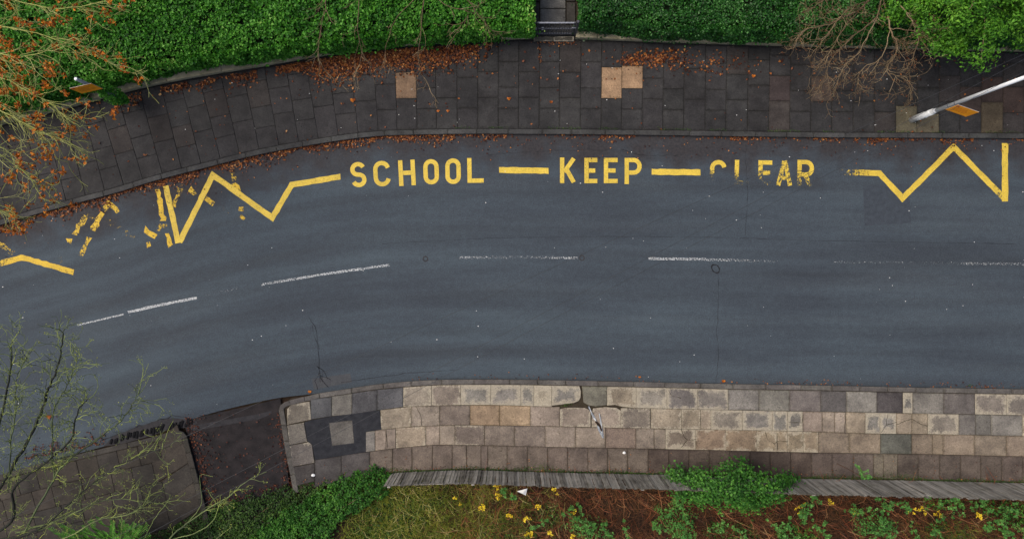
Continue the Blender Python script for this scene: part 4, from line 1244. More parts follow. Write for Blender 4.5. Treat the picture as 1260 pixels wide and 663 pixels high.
# autumn tree with rust leaf tufts, upper left
tb = P(-105, 35, 0)
at_ = empty('autumn_tree', tb, 'autumn tree with pale twigs and rust-orange leaf tufts over the ivy hedge', 'tree')
lines, tips = [], []
top = tb + Vector((.1, .05, 3.4))
tubes('trunk', [(smooth_line([tb, tb + Vector((.05, 0, 1.2)), tb + Vector((0, .06, 2.4)), top], 5), .13, .085, .2)], M['dark_bark'], at_, 8)
limbs = [[(-105, 30, 3.2), (-40, -10, 4.2), (60, 10, 5.0), (130, 2, 5.4)], [(-105, 35, 3.3), (-30, 30, 4.4), (60, 45, 5.0), (140, 80, 5.0)], [(-100, 40, 3.2), (-20, 85, 4.3), (35, 112, 4.8), (78, 140, 4.8)],
         [(-100, 45, 3.0), (-35, 110, 4.2), (25, 150, 4.7), (85, 175, 4.6)], [(-105, 45, 3.0), (-60, 130, 4.2), (-10, 180, 4.8), (45, 225, 4.6)], [(-105, 40, 3.2), (-30, -20, 4.6), (40, -40, 5.4), (120, -45, 5.6)],
         [(-100, 40, 3.1), (-30, 60, 4.6), (30, 70, 5.3), (90, 50, 5.6)], [(-105, 50, 3.0), (-50, 100, 3.9), (0, 130, 4.3), (50, 165, 4.2)], [(-105, 50, 3.0), (-80, 160, 4.2), (-50, 220, 4.6), (5, 262, 4.4)], [(-105, 30, 3.2), (-180, 10, 4.6), (-240, 30, 5.2)], [(-105, 30, 3.2), (-150, -60, 4.8), (-170, -120, 5.4)]]
for lm in limbs:
    c = [P(*q) for q in lm]
    ln = smooth_line(c, 6, .025)
    lines.append((ln, .020, .007, random.uniform(.1, .5)))
    for k in range(3, len(ln)):
        for rep in range(random.choice((1, 2, 2))):
            d = (ln[k] - ln[k-1]).normalized() * .8 + Vector((random.uniform(.0, .7), random.uniform(-.75, .3), random.uniform(-.4, .3)))
            twig(ln[k], d, random.uniform(.4, .85), .008, 2, lines, tips, .42, -.03, 5, .62, (1, 3), .0040, (25, 70), .7)
    tips.append((ln[-1], (ln[-1] - ln[-2]).normalized()))
def clear_of_sign(pts_):
    return all(math.hypot((topix(v, v.z)[0] - 107) / 1.5, topix(v, v.z)[1] - 105) > 11 for v in pts_)
lines = [l_ for l_ in lines if clear_of_sign(l_[0])]
tips = [t_ for t_ in tips if clear_of_sign([t_[0]])]
tubes('branches', lines, M['pale_twig'], at_)
lp_, ls_, lv_ = [], [], []
for q, d in tips:
    if random.random() < .17:
        m = random.randint(6, 13)
        for _ in range(m):
            lp_.append(q + Vector((random.gauss(0, .045), random.gauss(0, .045), random.gauss(-.02, .04)))); ls_.append(random.uniform(.055, .11))
lp_ = np.array([tuple(v) for v in lp_])
leaves('leaf_tufts', lp_, nrm0(len(lp_)), np.array(ls_), M['rust_leaf'], at_, .6, .7, .3)

# lichened bare tree, lower left
tb = P(-70, 690, 0)
lt = empty('lichened_tree', tb, 'bare tree with dark limbs and yellow-green lichened twigs over the corner pavement', 'tree')
lines, tips, dark = [], [], []
fork = P(-30, 668, 2.2)
tubes('trunk', [(smooth_line([tb, tb + Vector((.1, .05, .8)), fork], 6), .17, .10, .2)], M['dark_bark'], lt, 8)
Lm = [([(-30, 668, 2.2), (0, 600, 3.0), (32, 546, 3.9), (52, 503, 4.6), (60, 478, 4.9), (72, 448, 5.2), (78, 410, 5.5)], .05, .012),
      ([(-30, 668, 2.2), (15, 640, 2.8), (18, 600, 3.2), (60, 566, 3.8), (87, 540, 4.2), (96, 505, 4.6), (110, 490, 4.7)], .04, .010),
      ([(30, 655, 2.6), (66, 590, 3.2), (85, 565, 3.6), (140, 525, 4.1), (158, 505, 4.3), (172, 480, 4.5)], .030, .008),
      ([(-30, 668, 2.2), (10, 662, 2.6), (50, 650, 2.9), (95, 610, 3.2), (150, 570, 3.6), (210, 548, 3.8)], .034, .008),
      ([(20, 655, 2.4), (70, 640, 2.8), (130, 615, 3.1), (190, 618, 3.3)], .025, .007),
      ([(-30, 668, 2.2), (-20, 590, 3.2), (0, 520, 4.2), (12, 460, 4.9), (15, 420, 5.3)], .045, .010),
      ([(66, 590, 3.2), (64, 540, 4.0), (68, 500, 4.5), (85, 470, 4.9), (95, 440, 5.1)], .022, .007),
      ([(10, 600, 3.2), (14, 545, 4.0), (20, 500, 4.5), (20, 465, 4.9), (40, 430, 5.2)], .022, .007),
      ([(-30, 668, 2.2), (60, 668, 2.5), (120, 640, 2.9), (160, 632, 3.1), (178, 618, 3.2)], .025, .007),
      ([(-30, 668, 2.2), (-70, 560, 3.4), (-90, 480, 4.3)], .045, .012), ([(-30, 668, 2.2), (-120, 640, 3.3), (-190, 600, 4.2)], .045, .012), ([(-30, 668, 2.2), (-40, 760, 3.3), (40, 800, 4.2)], .045, .012)]
for li, (lm, r0, r1) in enumerate(Lm):
    c = [P(*q) for q in lm]
    ln = smooth_line(c, 6, .018)
    (dark if r0 > .03 else lines).append((ln, r0, r1, random.uniform(.2, .8) if r0 > .03 else random.uniform(.0, .45)))
    for k in range(5, len(ln)):
        for rep in range(random.choice((1, 1, 1, 2))):
            d = (ln[k] - ln[k-1]).normalized() + Vector((random.uniform(-.7, .9), random.uniform(-.7, .9), random.uniform(-.2, .4)))
            twig(ln[k], d, random.uniform(.35, .75), .009, 2, lines, tips, .45, .02, 5, .55, (1, 3), .0034, (25, 70), .7)
    tips.append((ln[-1], Vector((0, 0, 1))))
tubes('limbs', dark, M['dark_bark'], lt, 6)
tubes('twigs', lines, M['lichen_twig'], lt)
lp_ = []
for q, d in tips:
    if random.random() < .5:
        for _ in range(random.randint(2, 4)): lp_.append(tuple(q + Vector((random.gauss(0, .03), random.gauss(0, .03), random.gauss(0, .03)))))
lp_ = np.array(lp_)
leaves('lichen', lp_, nrm0(len(lp_)), rng.uniform(.02, .042, len(lp_)), M['lichen_crust'], lt, .6, .7)

# second lichened bough reaching up from below the frame
tb = P(185, 745, 0)
lt2 = empty('lichened_sapling', tb, 'lichen-covered leaning sapling reaching over the side drive', 'sapling')
lines, tips = [], []
for lm, r0, r1 in [([(185, 745, 0), (196, 700, .9), (208, 664, 1.5), (232, 642, 1.8), (262, 622, 2.1), (282, 610, 2.2), (303, 592, 2.3), (328, 580, 2.4)], .028, .007), ([(208, 664, 1.5), (240, 655, 1.8), (262, 640, 2.0), (272, 618, 2.1), (284, 628, 2.1)], .014, .006),
                   ([(196, 700, .9), (240, 690, 1.4), (265, 664, 1.7), (284, 648, 1.8)], .016, .006), ([(232, 642, 1.8), (248, 618, 2.1), (246, 585, 2.4), (262, 586, 2.4)], .010, .006), ([(185, 745, 0), (170, 690, 1.2), (186, 645, 1.6), (206, 617, 1.8)], .018, .006)]:
    ln = smooth_line([P(*q) for q in lm], 6, .01)
    lines.append((ln, r0, r1, random.uniform(.4, .8)))
    for k in range(12, len(ln)):
        if random.random() < .5:
            d = (ln[k] - ln[k-1]).normalized() + Vector((random.uniform(-.7, .7), random.uniform(-.7, .7), random.uniform(-.2, .4)))
            twig(ln[k], d, random.uniform(.2, .5), .009, 1, lines, tips, .35, .0, 4, .55, (1, 3), .0045, (25, 60), .7)
tubes('branches', lines, M['lichen_twig'], lt2)
lp_ = np.array([tuple(q + Vector((random.gauss(0, .03), random.gauss(0, .03), random.gauss(0, .03)))) for q, d in tips for _ in range(3)])
leaves('lichen', lp_, nrm0(len(lp_)), rng.uniform(.025, .055, len(lp_)), M['lichen_crust'], lt2, .6, .7)

# bare brown shrub, upper right
tb = P(1085, -10, 0)
bs = empty('bare_shrub', tb, 'bare brown twiggy shrub leaning out over the pavement beside the green tree', 'shrub')
lines, tips = [], []
for lm, r0, r1 in [([(1085, -10, 0), (1085, -20, 1.6), (1080, 20, 2.6), (1050, 45, 2.8), (1025, 70, 2.8), (1010, 112, 2.6)], .030, .006), ([(1085, -20, 1.6), (1095, 35, 2.6), (1105, 60, 2.7), (1092, 88, 2.6), (1115, 97, 2.6), (1121, 113, 2.5)], .028, .006),
                   ([(1085, -20, 1.6), (1060, 10, 2.5), (1020, 30, 2.9), (990, 38, 2.9), (978, 55, 2.7)], .028, .006), ([(1085, -20, 1.6), (1055, -15, 2.5), (1015, 0, 3.0), (998, 12, 3.0)], .028, .006), ([(1080, 20, 2.6), (1060, 60, 2.8), (1038, 85, 2.8), (1028, 112, 2.6)], .016, .006),
                   ([(1095, 35, 2.6), (1085, 70, 2.7), (1060, 86, 2.7), (1055, 106, 2.6)], .016, .006), ([(1085, -20, 1.6), (1110, 10, 2.6), (1130, 38, 2.7), (1122, 80, 2.6)], .022, .006), ([(1085, -20, 1.6), (1070, 0, 2.6), (1040, 15, 3.0), (1005, 60, 2.7)], .020, .006), ([(1095, 35, 2.6), (1120, 38, 2.7), (1150, 36, 2.8)], .014, .006), ([(1060, 10, 2.5), (1035, 40, 2.9), (1012, 85, 2.7)], .016, .006)]:
    ln = smooth_line([P(*q) for q in lm], 6, .02)
    lines.append((ln, r0, r1, random.uniform(.2, .8)))
    for k in range(7, len(ln)):
        for rep in range(2):
            if random.random() < .62:
                d = (ln[k] - ln[k-1]).normalized() + Vector((random.uniform(-.9, .6), random.uniform(-.9, .5), random.uniform(-.3, .4)))
                twig(ln[k], d, random.uniform(.22, .55), .007, 2, lines, tips, .5, 0, 4, .62, (1, 3), .0035, (25, 75), .8)
tubes('branches', lines, M['brown_twig'], bs)
lp_ = np.array([tuple(q + Vector((random.gauss(0, .05), random.gauss(0, .05), random.gauss(0, .04)))) for q, d in tips if random.random() < .5 for _ in range(2)])
leaves('withered_leaves', lp_, nrm0(len(lp_)), rng.uniform(.025, .055, len(lp_)), M['bracken'], bs, .5, .8)

# thin bare twigs hanging over the ivy hedge
tb = P(500, -60, 0)
tw = empty('bare_sapling', tb, 'thin bare grey-brown twigs arching over the ivy hedge above drifted leaves', 'sapling')
lines, tips = [], []
for lm, r0, r1 in [([(500, -60, 0), (505, -70, 2.0), (520, -10, 3.0), (518, 40, 2.8), (515, 80, 2.3), (528, 108, 2.0)], .022, .006), ([(505, -70, 2.0), (450, -20, 3.0), (440, 30, 2.8), (445, 70, 2.3), (432, 96, 2.0)], .018, .005), ([(505, -70, 2.0), (420, -30, 3.0), (398, 20, 2.9), (392, 70, 2.4), (408, 98, 2.1)], .018, .005),
                   ([(505, -70, 2.0), (560, -20, 3.0), (590, 20, 2.9), (612, 45, 2.6)], .018, .005), ([(520, -10, 3.0), (490, 20, 2.9), (474, 60, 2.4), (474, 95, 2.0)], .012, .005), ([(505, -70, 2.0), (540, 0, 3.0), (575, 15, 3.0), (560, 40, 2.7)], .014, .005)]:
    ln = smooth_line([P(*q) for q in lm], 6, .02)
    lines.append((ln, r0, r1, random.uniform(.0, .5)))
    for k in range(8, len(ln)):
        if random.random() < .7:
            d = (ln[k] - ln[k-1]).normalized() + Vector((random.uniform(-.9, .9), random.uniform(-.6, .6), random.uniform(-.3, .4)))
            twig(ln[k], d, random.uniform(.25, .6), .007, 2, lines, tips, .35, 0, 4, .6, (1, 2), .0035, (25, 60), .8)
tubes('branches', lines, M['brown_twig'], tw)

# leafy tree, upper right: tufts of small leaves
def tufted_tree(name, base, h, cx, cy, rx, ry, zc, rz, ntuft, per, size, mat, label, cat='tree', tuft=.16):
    e = empty(name, base, label, cat)
    lines = [(smooth_line([base, base + Vector((.05, -.03, h * .35)), base + Vector((-.03, .05, h * .7)), base + Vector((0, 0, h))], 5), .11, .03, .3)]
    cen = np.array([cx, cy, zc])
    pts_, nn = [], []
    d = rand_dirs(ntuft); d[:, 2] = np.abs(d[:, 2]) * 1.0 - .25
    rad = rng.uniform(.55, 1.02, ntuft)
    wob = 1 + .18 * np.sin(d[:, 0] * 5 + 1) * np.sin(d[:, 1] * 6 + 2) + .12 * np.sin(d[:, 0] * 11)
    tc = cen + d * np.array([rx, ry, rz]) * (rad * wob)[:, None]
    for t_, dd in zip(tc, d):
        for k in range(1):
            m = int(per * random.uniform(.6, 1.4))
            off = rng.normal(size=(m, 3)) * np.array([tuft, tuft, tuft * .55])
            pts_.append(t_ + off); nn.append(np.tile(dd * .5 + np.array([0, 0, .8]), (m, 1)) + off / tuft * .5)
    for i in range(0, ntuft, 6):
        a = base + Vector((0, 0, random.uniform(h * .4, h)))
        b = Vector(tc[i]); mid = a.lerp(b, .5) + Vector((0, 0, .12))
        lines.append((smooth_line([a, mid, b], 4, .02), .018, .006, random.random()))
    tubes('trunk', lines, M['brown_twig'], e, 5)
    pts_ = np.concatenate(pts_); nn = np.concatenate(nn)
    leaves('crown', pts_, nn, size * rng.uniform(.6, 1.4, len(pts_)), mat, e, .5, .5)
    return e
c = P(1205, 0, 3.2)
tufted_tree('leafy_tree', Vector((c.x + .3, c.y + .6, 0)), 3.0, c.x + .2, c.y + .62, 2.0, 1.8, 2.6, 1.35, 260, 95, .085, M['tree_leaf'], 'bright green leafy tree overhanging the pavement near the street lamp', 'tree', .125)
c = P(1330, -20, 3.2)
tufted_tree('leafy_tree', Vector((c.x + .3, c.y + .6, 0)), 3.0, c.x + .15, c.y + .75, 1.9, 1.9, 2.7, 1.3, 170, 95, .085, M['tree_leaf'], 'bright green leafy tree beyond the street lamp column', 'tree', .125)

# ------------------------------------------------------------------ lower garden: bushes, bracken, grass, brambles
def mound(name, poly_px, zf, dens, size, mat, label, cat, seedstem=8):
    """bush filling an outline on the ground (px), height given by zf(px,py)"""
    xs_ = [a for a, b in poly_px]; ys_ = [b for a, b in poly_px]
    x0, x1, y0, y1 = min(xs_), max(xs_), min(ys_), max(ys_)
    n = int((x1 - x0) * (y1 - y0) / SC / SC * dens)
    px = rng.uniform(x0, x1, n); py = rng.uniform(y0, y1, n)
    ins = np.zeros(n, bool)
    j = len(poly_px) - 1
    dist = np.full(n, 1e9)
    for i in range(len(poly_px)):
        xi, yi = poly_px[i]; xj, yj = poly_px[j]
        ins ^= ((yi > py) != (yj > py)) & (px < (xj - xi) * (py - yi) / (yj - yi + 1e-9) + xi)
        ex, ey = xj - xi, yj - yi
        t_ = np.clip(((px - xi) * ex + (py - yi) * ey) / (ex * ex + ey * ey), 0, 1)
        dist = np.minimum(dist, np.hypot(px - xi - t_ * ex, py - yi - t_ * ey))
        j = i
    px, py, dist = px[ins], py[ins], dist[ins]
    n = len(px)
    rag = rng.random(n) < np.clip((dist + 5 * np.sin(px * .31) * np.sin(py * .37 + px * .11) - 1) / 7, .04, 1)
    px, py, dist = px[rag], py[rag], dist[rag]; n = len(px)
    h = zf(px, py) * (1 - np.exp(-dist / 9.0))
    lump = .5 + .5 * np.sin(px * .21 + 1.3) * np.sin(py * .26 + .4) + .35 * np.sin(px * .43 + py * .37)
    keep = rng.random(n) < .55 + .45 * np.clip(lump, 0, 1)
    px, py, h, lump = px[keep], py[keep], h[keep], lump[keep]
    n = len(px)
    z = h * (.72 + .28 * lump) - (rng.random(n) ** 1.6) * np.minimum(.35, h * .7) + .04
    pts_ = np.stack([(px - 630) / SC, (331.5 - py) / SC, z], 1)
    cx, cy = pts_[:, 0].mean(), pts_[:, 1].mean()
    e = empty(name, (cx, cy, 0), label, cat)
    nn = np.stack([rng.normal(0, .3, n), rng.normal(0, .3, n), np.ones(n)], 1)
    leaves('foliage', pts_, nn, size * rng.uniform(.55, 1.4, n), mat, e, .78, .45)
    lines = []
    for k in range(seedstem):
        i = random.randrange(n)
        b = Vector(pts_[i]); a = Vector((cx + (b.x - cx) * .6, cy + (b.y - cy) * .6, 0))
        lines.append((smooth_line([a, a.lerp(b, .5) + Vector((.03, .02, .1)), b], 4, .01), .012, .005, random.random()))
    tubes('stems', lines, M['brown_twig'], e, kind='stuff')
    return e
mound('ivy_shrub', [(290, 668), (340, 626), (388, 602), (428, 578), (460, 567), (482, 574), (488, 588), (482, 606), (462, 620), (425, 640), (400, 680), (380, 740), (250, 740)], lambda a, b: .28 + .35 * np.clip((a - 380) / 70, 0, 1), 2200, .062, M['bush_leaf'], 'bright green low ivy shrub at the near end of the plank fence', 'shrub')
mound('dark_ivy_bank', [(180, 655), (250, 622), (330, 600), (395, 584), (440, 568), (470, 566), (430, 586), (390, 612), (345, 640), (320, 680), (300, 740), (160, 740)], lambda a, b: .14 + 0 * a, 1900, .055, M['moss'], 'dark mossy bank of ivy along the side drive', 'ivy', 4)
c = P(908, 601, 1.35)
def bush_tufts():
    e = empty('leafy_bush', (c.x, c.y - .1, 0), 'rounded bright green bush spilling over the plank fence', 'bush')
    pts_, nn = [], []
    lines = []
    for k in range(270):
        u = random.uniform(-1.15, 1.15); v = random.uniform(-1.25, 1.2)
        if u * u + v * v > 1 + .35 * math.sin(math.atan2(v, u) * 5 + 1): continue
        hz = 1.78 * math.sqrt(max(.05, 1 - .75 * (u * u + v * v))) * random.uniform(.78, 1.08)
        t_ = np.array([c.x + u * 1.62 + random.gauss(0, .08), c.y - .05 + v * .52 + random.gauss(0, .06), hz * .92])
        m_ = random.randint(28, 70)
        off_ = rng.normal(size=(m_, 3)) * np.array([.13, .11, .08])
        pts_.append(t_ + off_); nn.append(np.tile(np.array([[u * .4, v * .4, 1.]]), (m_, 1)) + off_ * 3)
        if k % 6 == 0: lines.append((smooth_line([Vector((c.x + u * .8, c.y - .2 + v * .2, 0)), Vector((c.x + u * 1.4, c.y - .1 + v * .4, hz * .6)), Vector(t_)], 4, .02), .012, .005, random.random()))
    pts_ = np.concatenate(pts_); nn = np.concatenate(nn)
    leaves('foliage', pts_, nn, .07 * rng.uniform(.55, 1.4, len(pts_)), M['bush_leaf'], e, .78, .4)
    tubes('stems', lines, M['brown_twig'], e, kind='stuff')
bush_tufts()

for pl, hh, mt, lb_ in (([(455, 606), (500, 602), (545, 606), (560, 622), (530, 640), (500, 672), (440, 690), (420, 660)], .10, 'moss', 'yellow-green moss and low weeds between the ivy shrub and the grass'),
                    ([(575, 640), (640, 628), (668, 650), (660, 690), (590, 700)], .10, 'moss', 'low mossy weeds among the yellow sprigs'),
                    ([(1180, 612), (1225, 608), (1280, 612), (1290, 650), (1240, 648), (1200, 634)], .40, 'bush_leaf', 'thick low green creeper at the foot of the plank fence'),
                    ([(1040, 628), (1075, 622), (1105, 640), (1100, 664), (1050, 660)], .32, 'bramble_leaf', 'pale green creeper mat in the bracken'),
                    ([(700, 625), (745, 636), (760, 662), (715, 668), (690, 645)], .25, 'bramble_leaf', 'trailing green creeper patch on rust-brown bracken'),
                    ([(800, 618), (840, 612), (862, 632), (850, 664), (820, 668), (806, 640)], .35, 'bramble_leaf', 'trailing creeper hanging beside the rounded bush'),
                    ([(1120, 612), (1180, 608), (1190, 624), (1130, 628)], .5, 'bush_leaf', 'band of creeper tight behind the plank fence'),
                    ([(1130, 640), (1180, 636), (1200, 655), (1180, 690), (1130, 690)], .12, 'moss', 'olive moss patch in the bracken'),
                    ([(640, 608), (690, 612), (700, 640), (680, 664), (650, 640)], .10, 'moss', 'thin mossy weeds beside the paper scrap'),
                    ([(860, 640), (930, 636), (940, 680), (870, 690)], .12, 'moss', 'dull green moss below the rounded bush'),
                    ([(950, 640), (985, 636), (1015, 650), (1000, 690), (950, 690)], .25, 'bush_leaf', 'clump of low green weeds below the rounded bush')):
    mound('creeping_weeds', pl, (lambda hv: (lambda a, b: hv + 0 * a))(hh), 1000, .055, M[mt], lb_, 'weeds', 4)

# pinnate fronds, bottom left corner
tb = P(135, 690, 0)
fs = empty('feathery_shrub', tb, 'vivid green feathery-leaved shrub below the lichened tree', 'shrub')
lines, lp_, ln_, lsz = [], [], [], []
Vf, Ff, vf = [], [], []
for k in range(150):
    tip = P(random.uniform(62, 195), random.uniform(634, 705), random.uniform(1.5, 2.1))
    if topix(tip, tip.z)[1] < 634 + abs(topix(tip, tip.z)[0] - 125) * .18: continue
    root = tb.lerp(Vector((tip.x, tip.y, 0)), .55) + Vector((0, 0, .3 + random.uniform(0, .4)))
    ln = smooth_line([root, root.lerp(tip, .55) + Vector((0, 0, .16)), tip], 7)
    lines.append((ln, .007, .003, .9))
    for i in range(3, len(ln)):
        dd = (ln[i] - ln[i-1]).normalized()
        side = dd.cross(Vector((0, 0, 1))).normalized()
        for sg_ in (-1, 1):
            L = .15 * random.uniform(.8, 1.1) * (1 - .4 * i / len(ln)); w = L * .13
            u = (side * sg_ + dd * .75 + Vector((0, 0, random.uniform(-.15, .25)))).normalized(); wv = u.cross(Vector((0, 0, 1))).normalized()
            b0 = len(Vf); p0 = ln[i]
            Vf += [p0, p0 + u * L * .45 + wv * w, p0 + u * L, p0 + u * L * .45 - wv * w]
            Ff += [(b0, b0 + 1, b0 + 2), (b0, b0 + 2, b0 + 3)]; v_ = random.random(); vf += [v_, v_]
tubes('stems', lines, M['lichen_twig'], fs)
o = np_mesh('fronds', np.array([tuple(v) for v in Vf]), np.array(Ff), M['frond_leaf'], fs, np.array(vf)); o['kind'] = 'stuff'

# bracken litter and grass banks behind the fence
def blades(name, sampler, n, hgt, wid, mat, lean=.6, label=None, cat=None, curve=.5, parent=None):
    p = sampler(n); n = len(p)
    th = rng.random(n) * 2 * math.pi
    L = hgt * rng.uniform(.5, 1.3, n)
    d = np.stack([np.cos(th), np.sin(th), np.zeros(n)], 1)
    sd = np.stack([-np.sin(th), np.cos(th), np.zeros(n)], 1)
    ln = rng.uniform(.3, 1, n) * lean
    up_ = np.array([[0, 0, 1.]])
    p1 = p + d * (L * ln * .45)[:, None] + up_ * (L * .6 * (1 - .6 * ln))[:, None]
    p2 = p1 + d * (L * ln * .75)[:, None] + up_ * (L * (.45 - curve * ln))[:, None]
    p2[:, 2] = np.maximum(p2[:, 2], .02)
    w = wid * rng.uniform(.6, 1.3, n)[:, None]
    V = np.stack([p - sd * w * .5, p + sd * w * .5, p1 + sd * w * .4, p1 - sd * w * .4, p2], 1).reshape(-1, 3)
    i = np.arange(n)[:, None] * 5
    F = np.concatenate([i + np.array([[0, 1, 2]]), i + np.array([[0, 2, 3]]), i + np.array([[3, 2, 4]])], 1).reshape(-1, 3)
    o = np_mesh(name, V, F, mat, parent, np.repeat(rng.random(n), 3))
    return tag(o, label, cat, kind='stuff')
def samp(x0, x1, y0, y1, wfun=None, z=0.0):
    def f(n):
        px = rng.uniform(x0, x1, n); py = rng.uniform(y0, y1, n)
        ok = py > L5(px) + 5
        if wfun is not None: ok &= rng.random(n) < wfun(px, py)
        px, py = px[ok], py[ok]
        return np.stack([(px - 630) / SC, (331.5 - py) / SC, np.full(len(px), z)], 1)
    return f
gw = lambda a, b: np.clip(1 - (a - 575) / 90 - .5 * np.sin(a * .09) * np.sin(b * .2), 0.0, 1) * np.clip((a - 430 + (b - 600) * .5) / 40, 0, 1) + .55 * np.exp(-((a - 1170) / 40) ** 2 - ((b - 655) / 14) ** 2)
blades('dry_grass', samp(420, 1300, 588, 760, gw), 56000, .36, .0095, M['dry_grass'], .9, 'olive and straw-coloured long grass behind the near end of the plank fence', 'grass')
bw_ = lambda a, b: np.clip((a - 500) / 130, .12, 1) * (.75 + .25 * np.sin(a * .07) * np.sin(b * .15))
blades('bracken', samp(440, 1420, 586, 800, bw_), 62000, .42, .008, M['bracken'], 1.0, 'rust-brown dead bracken and stems behind the plank fence', 'bracken', .8)
blades('straw_strands', samp(430, 700, 592, 760, lambda a, b: .3 + .7 * gw(a, b)), 900, .62, .010, M['straw'], 1.0, 'long pale straw strands lying in the olive grass', 'grass', .8)
blades('red_stems', samp(560, 1420, 590, 800), 3200, .75, .012, M['red_stem'], 1.0, 'long arching red-brown stems over the bracken', 'stems', .9)
def litter_pts(x0, x1, y0, y1, n, z, wf=None):
    px = rng.uniform(x0, x1, n); py = rng.uniform(y0, y1, n)
    if wf is not None:
        ok = rng.random(n) < wf(px, py); px, py = px[ok], py[ok]
    return np.stack([(px - 630) / SC, (331.5 - py) / SC, z + rng.random(len(px)) * .02], 1)

# brambles: trifoliate sprigs
def bramble(px, py, z, nlf, spread, label, mat='bramble_leaf', name='bramble', size=.068, dirn=None, cat='bramble', group='brambles behind the plank fence'):
    base = P(px, py, 0)
    k = (CAM_H - z) / CAM_H
    c = P(px, py, z)
    e = empty(name, (c.x, c.y, 0), label, cat, group)
    pts_, nn = [], []
    lines = []
    nlf = int(nlf * 1.45) if name == 'bramble' else nlf
    nst = max(1, nlf // 7)
    for s_ in range(nst):
        th = random.random() * 6.28 if dirn is None else dirn + random.uniform(-.35, .35)
        L = spread * random.uniform(.6, 1.2)
        a = Vector((c.x, c.y, 0.02)); m = Vector((c.x + math.cos(th) * L * .4, c.y + math.sin(th) * L * .4, z * 1.0)); b = Vector((c.x + math.cos(th) * L, c.y + math.sin(th) * L, z * .75))
        ln = smooth_line([a, m, b], 6, .01)
        lines.append((ln, .006, .003, random.random()))
        for q in range(nlf // nst):
            v = ln[random.randint(4, len(ln) - 1)] + Vector((random.gauss(0, .05), random.gauss(0, .05), random.gauss(.03, .02)))
            r0 = random.random() * 6.28
            for t_ in range(3):
                aa = r0 + t_ * 2.1
                pts_.append((v.x + math.cos(aa) * size * .45, v.y + math.sin(aa) * size * .45, v.z)); nn.append((0, 0, 1))
    tubes('stem', lines, M['bracken'], e)
    pts_ = np.array(pts_)
    leaves('leaves', pts_, np.array(nn, float), size * rng.uniform(.6, 1.25, len(pts_)), M[mat], e, .82, .35, .14)
    return e
LB = 'green three-leafleted bramble sprawling over rust-brown bracken behind the fence'
for (x, y, z, n_, sp) in [(628, 610, .5, 14, .3), (716, 640, .4, 26, .45), (737, 652, .4, 24, .45), (702, 628, .4, 10, .25), (832, 624, .6, 16, .35), (845, 642, .5, 14, .35), (846, 660, .4, 18, .4), (815, 655, .4, 14, .4), (890, 652, .4, 16, .35), (918, 656, .4, 14, .3), (960, 650, .5, 22, .4), (975, 660, .4, 22, .4),
                          (1004, 612, .8, 18, .35), (996, 630, .6, 14, .3), (988, 643, .5, 12, .3), (1010, 655, .4, 18, .35), (1062, 630, .6, 22, .35), (1078, 645, .5, 24, .4), (1086, 617, .7, 18, .35), (1110, 620, .7, 20, .4), (1100, 655, .4, 14, .3), (1148, 620, .7, 16, .35), (1172, 615, .7, 18, .35), (1190, 626, .6, 18, .4), (1150, 645, .5, 18, .35), (1215, 618, .7, 20, .4), (1238, 630, .6, 26, .45), (1252, 645, .5, 24, .45), (1212, 650, .4, 14, .3), (1240, 660, .4, 20, .4), (1125, 658, .4, 12, .3), (664, 648, .4, 10, .3), (770, 655, .4, 10, .35), (1290, 640, .5, 26, .5), (1330, 650, .5, 26, .5)]:
    bramble(x, y, z, n_, sp, LB)
pass
bramble(1066, 592, 1.75, 14, .34, 'single bramble shoot climbing over the top of the plank fence', dirn=1.5, group=None, size=.065)
LYW = 'small sprig of bright yellow leaves among the brown bracken'
for (x, y, n_) in [(564, 614, 3), (592, 625, 7), (614, 610, 5), (613, 600, 4), (630, 634, 6), (650, 635, 5), (665, 625, 5), (651, 654, 7), (678, 655, 5), (706, 660, 6), (706, 627, 3), (681, 604, 5), (1078, 610, 5), (1051, 627, 6), (1139, 626, 6), (1157, 633, 5), (1206, 637, 6), (1020, 619, 4), (990, 619, 4), (1121, 628, 3), (985, 632, 3), (900, 614, 3)]:
    bramble(x, y, .45, n_, .12, LYW, 'yellow_leaf', 'yellow_sprig', .062, None, 'sprig', 'yellow-leaved sprigs in the bracken')

# moss and weeds
def tuft_at(px, py, n, r, z, label):
    c = P(px, py, z)
    o = leaves('weed_tuft', np.stack([c.x + rng.normal(0, r, n), c.y + rng.normal(0, r * .5, n), z + rng.random(n) * .02], 1), nrm0(n), rng.uniform(.02, .045, n), M['moss'], None, .6, .6)
    del o['kind']
    return tag(o, label, 'weeds')
tuft_at(697, 498, 26, .07, PAV - .01, 'tiny green moss tuft in the broken slab hole')
tuft_at(1194, 474, 14, .05, .01, 'tiny green weed tuft growing in the gutter')

n = 5200
px = rng.uniform(470, 1300, n); py = L5(px) + 1.5 - np.abs(rng.normal(0, 1, n)) * (2.2 + 2.2 * np.sin(px * .05) * np.sin(px * .021))
o = leaves('moss_strip', np.stack([(px - 630) / SC * .9945, (331.5 - py) / SC * .9945, PAV + .004 + rng.random(n) * .012], 1), nrm0(n), rng.uniform(.015, .038, n), M['moss'], None, .7, .5)
tag(o, 'moss growing along the foot of the plank fence', 'moss', kind='stuff')
n = 1500
px = rng.uniform(560, 1280, n); py = U(px) - 6.6 - np.abs(rng.normal(0, 1.4, n))
ok = np.sin(px * .07) * np.sin(px * .023 + 2) > .1; px, py = px[ok], py[ok]; n = len(px)
o = leaves('moss_strip', np.stack([(px - 630) / SC * .9945, (331.5 - py) / SC * .9945, PAV + .004 + rng.random(n) * .01], 1), nrm0(n), rng.uniform(.012, .03, n), M['moss'], None, .7, .5)
tag(o, 'moss growing along the joint behind the upper kerb', 'moss', kind='stuff')

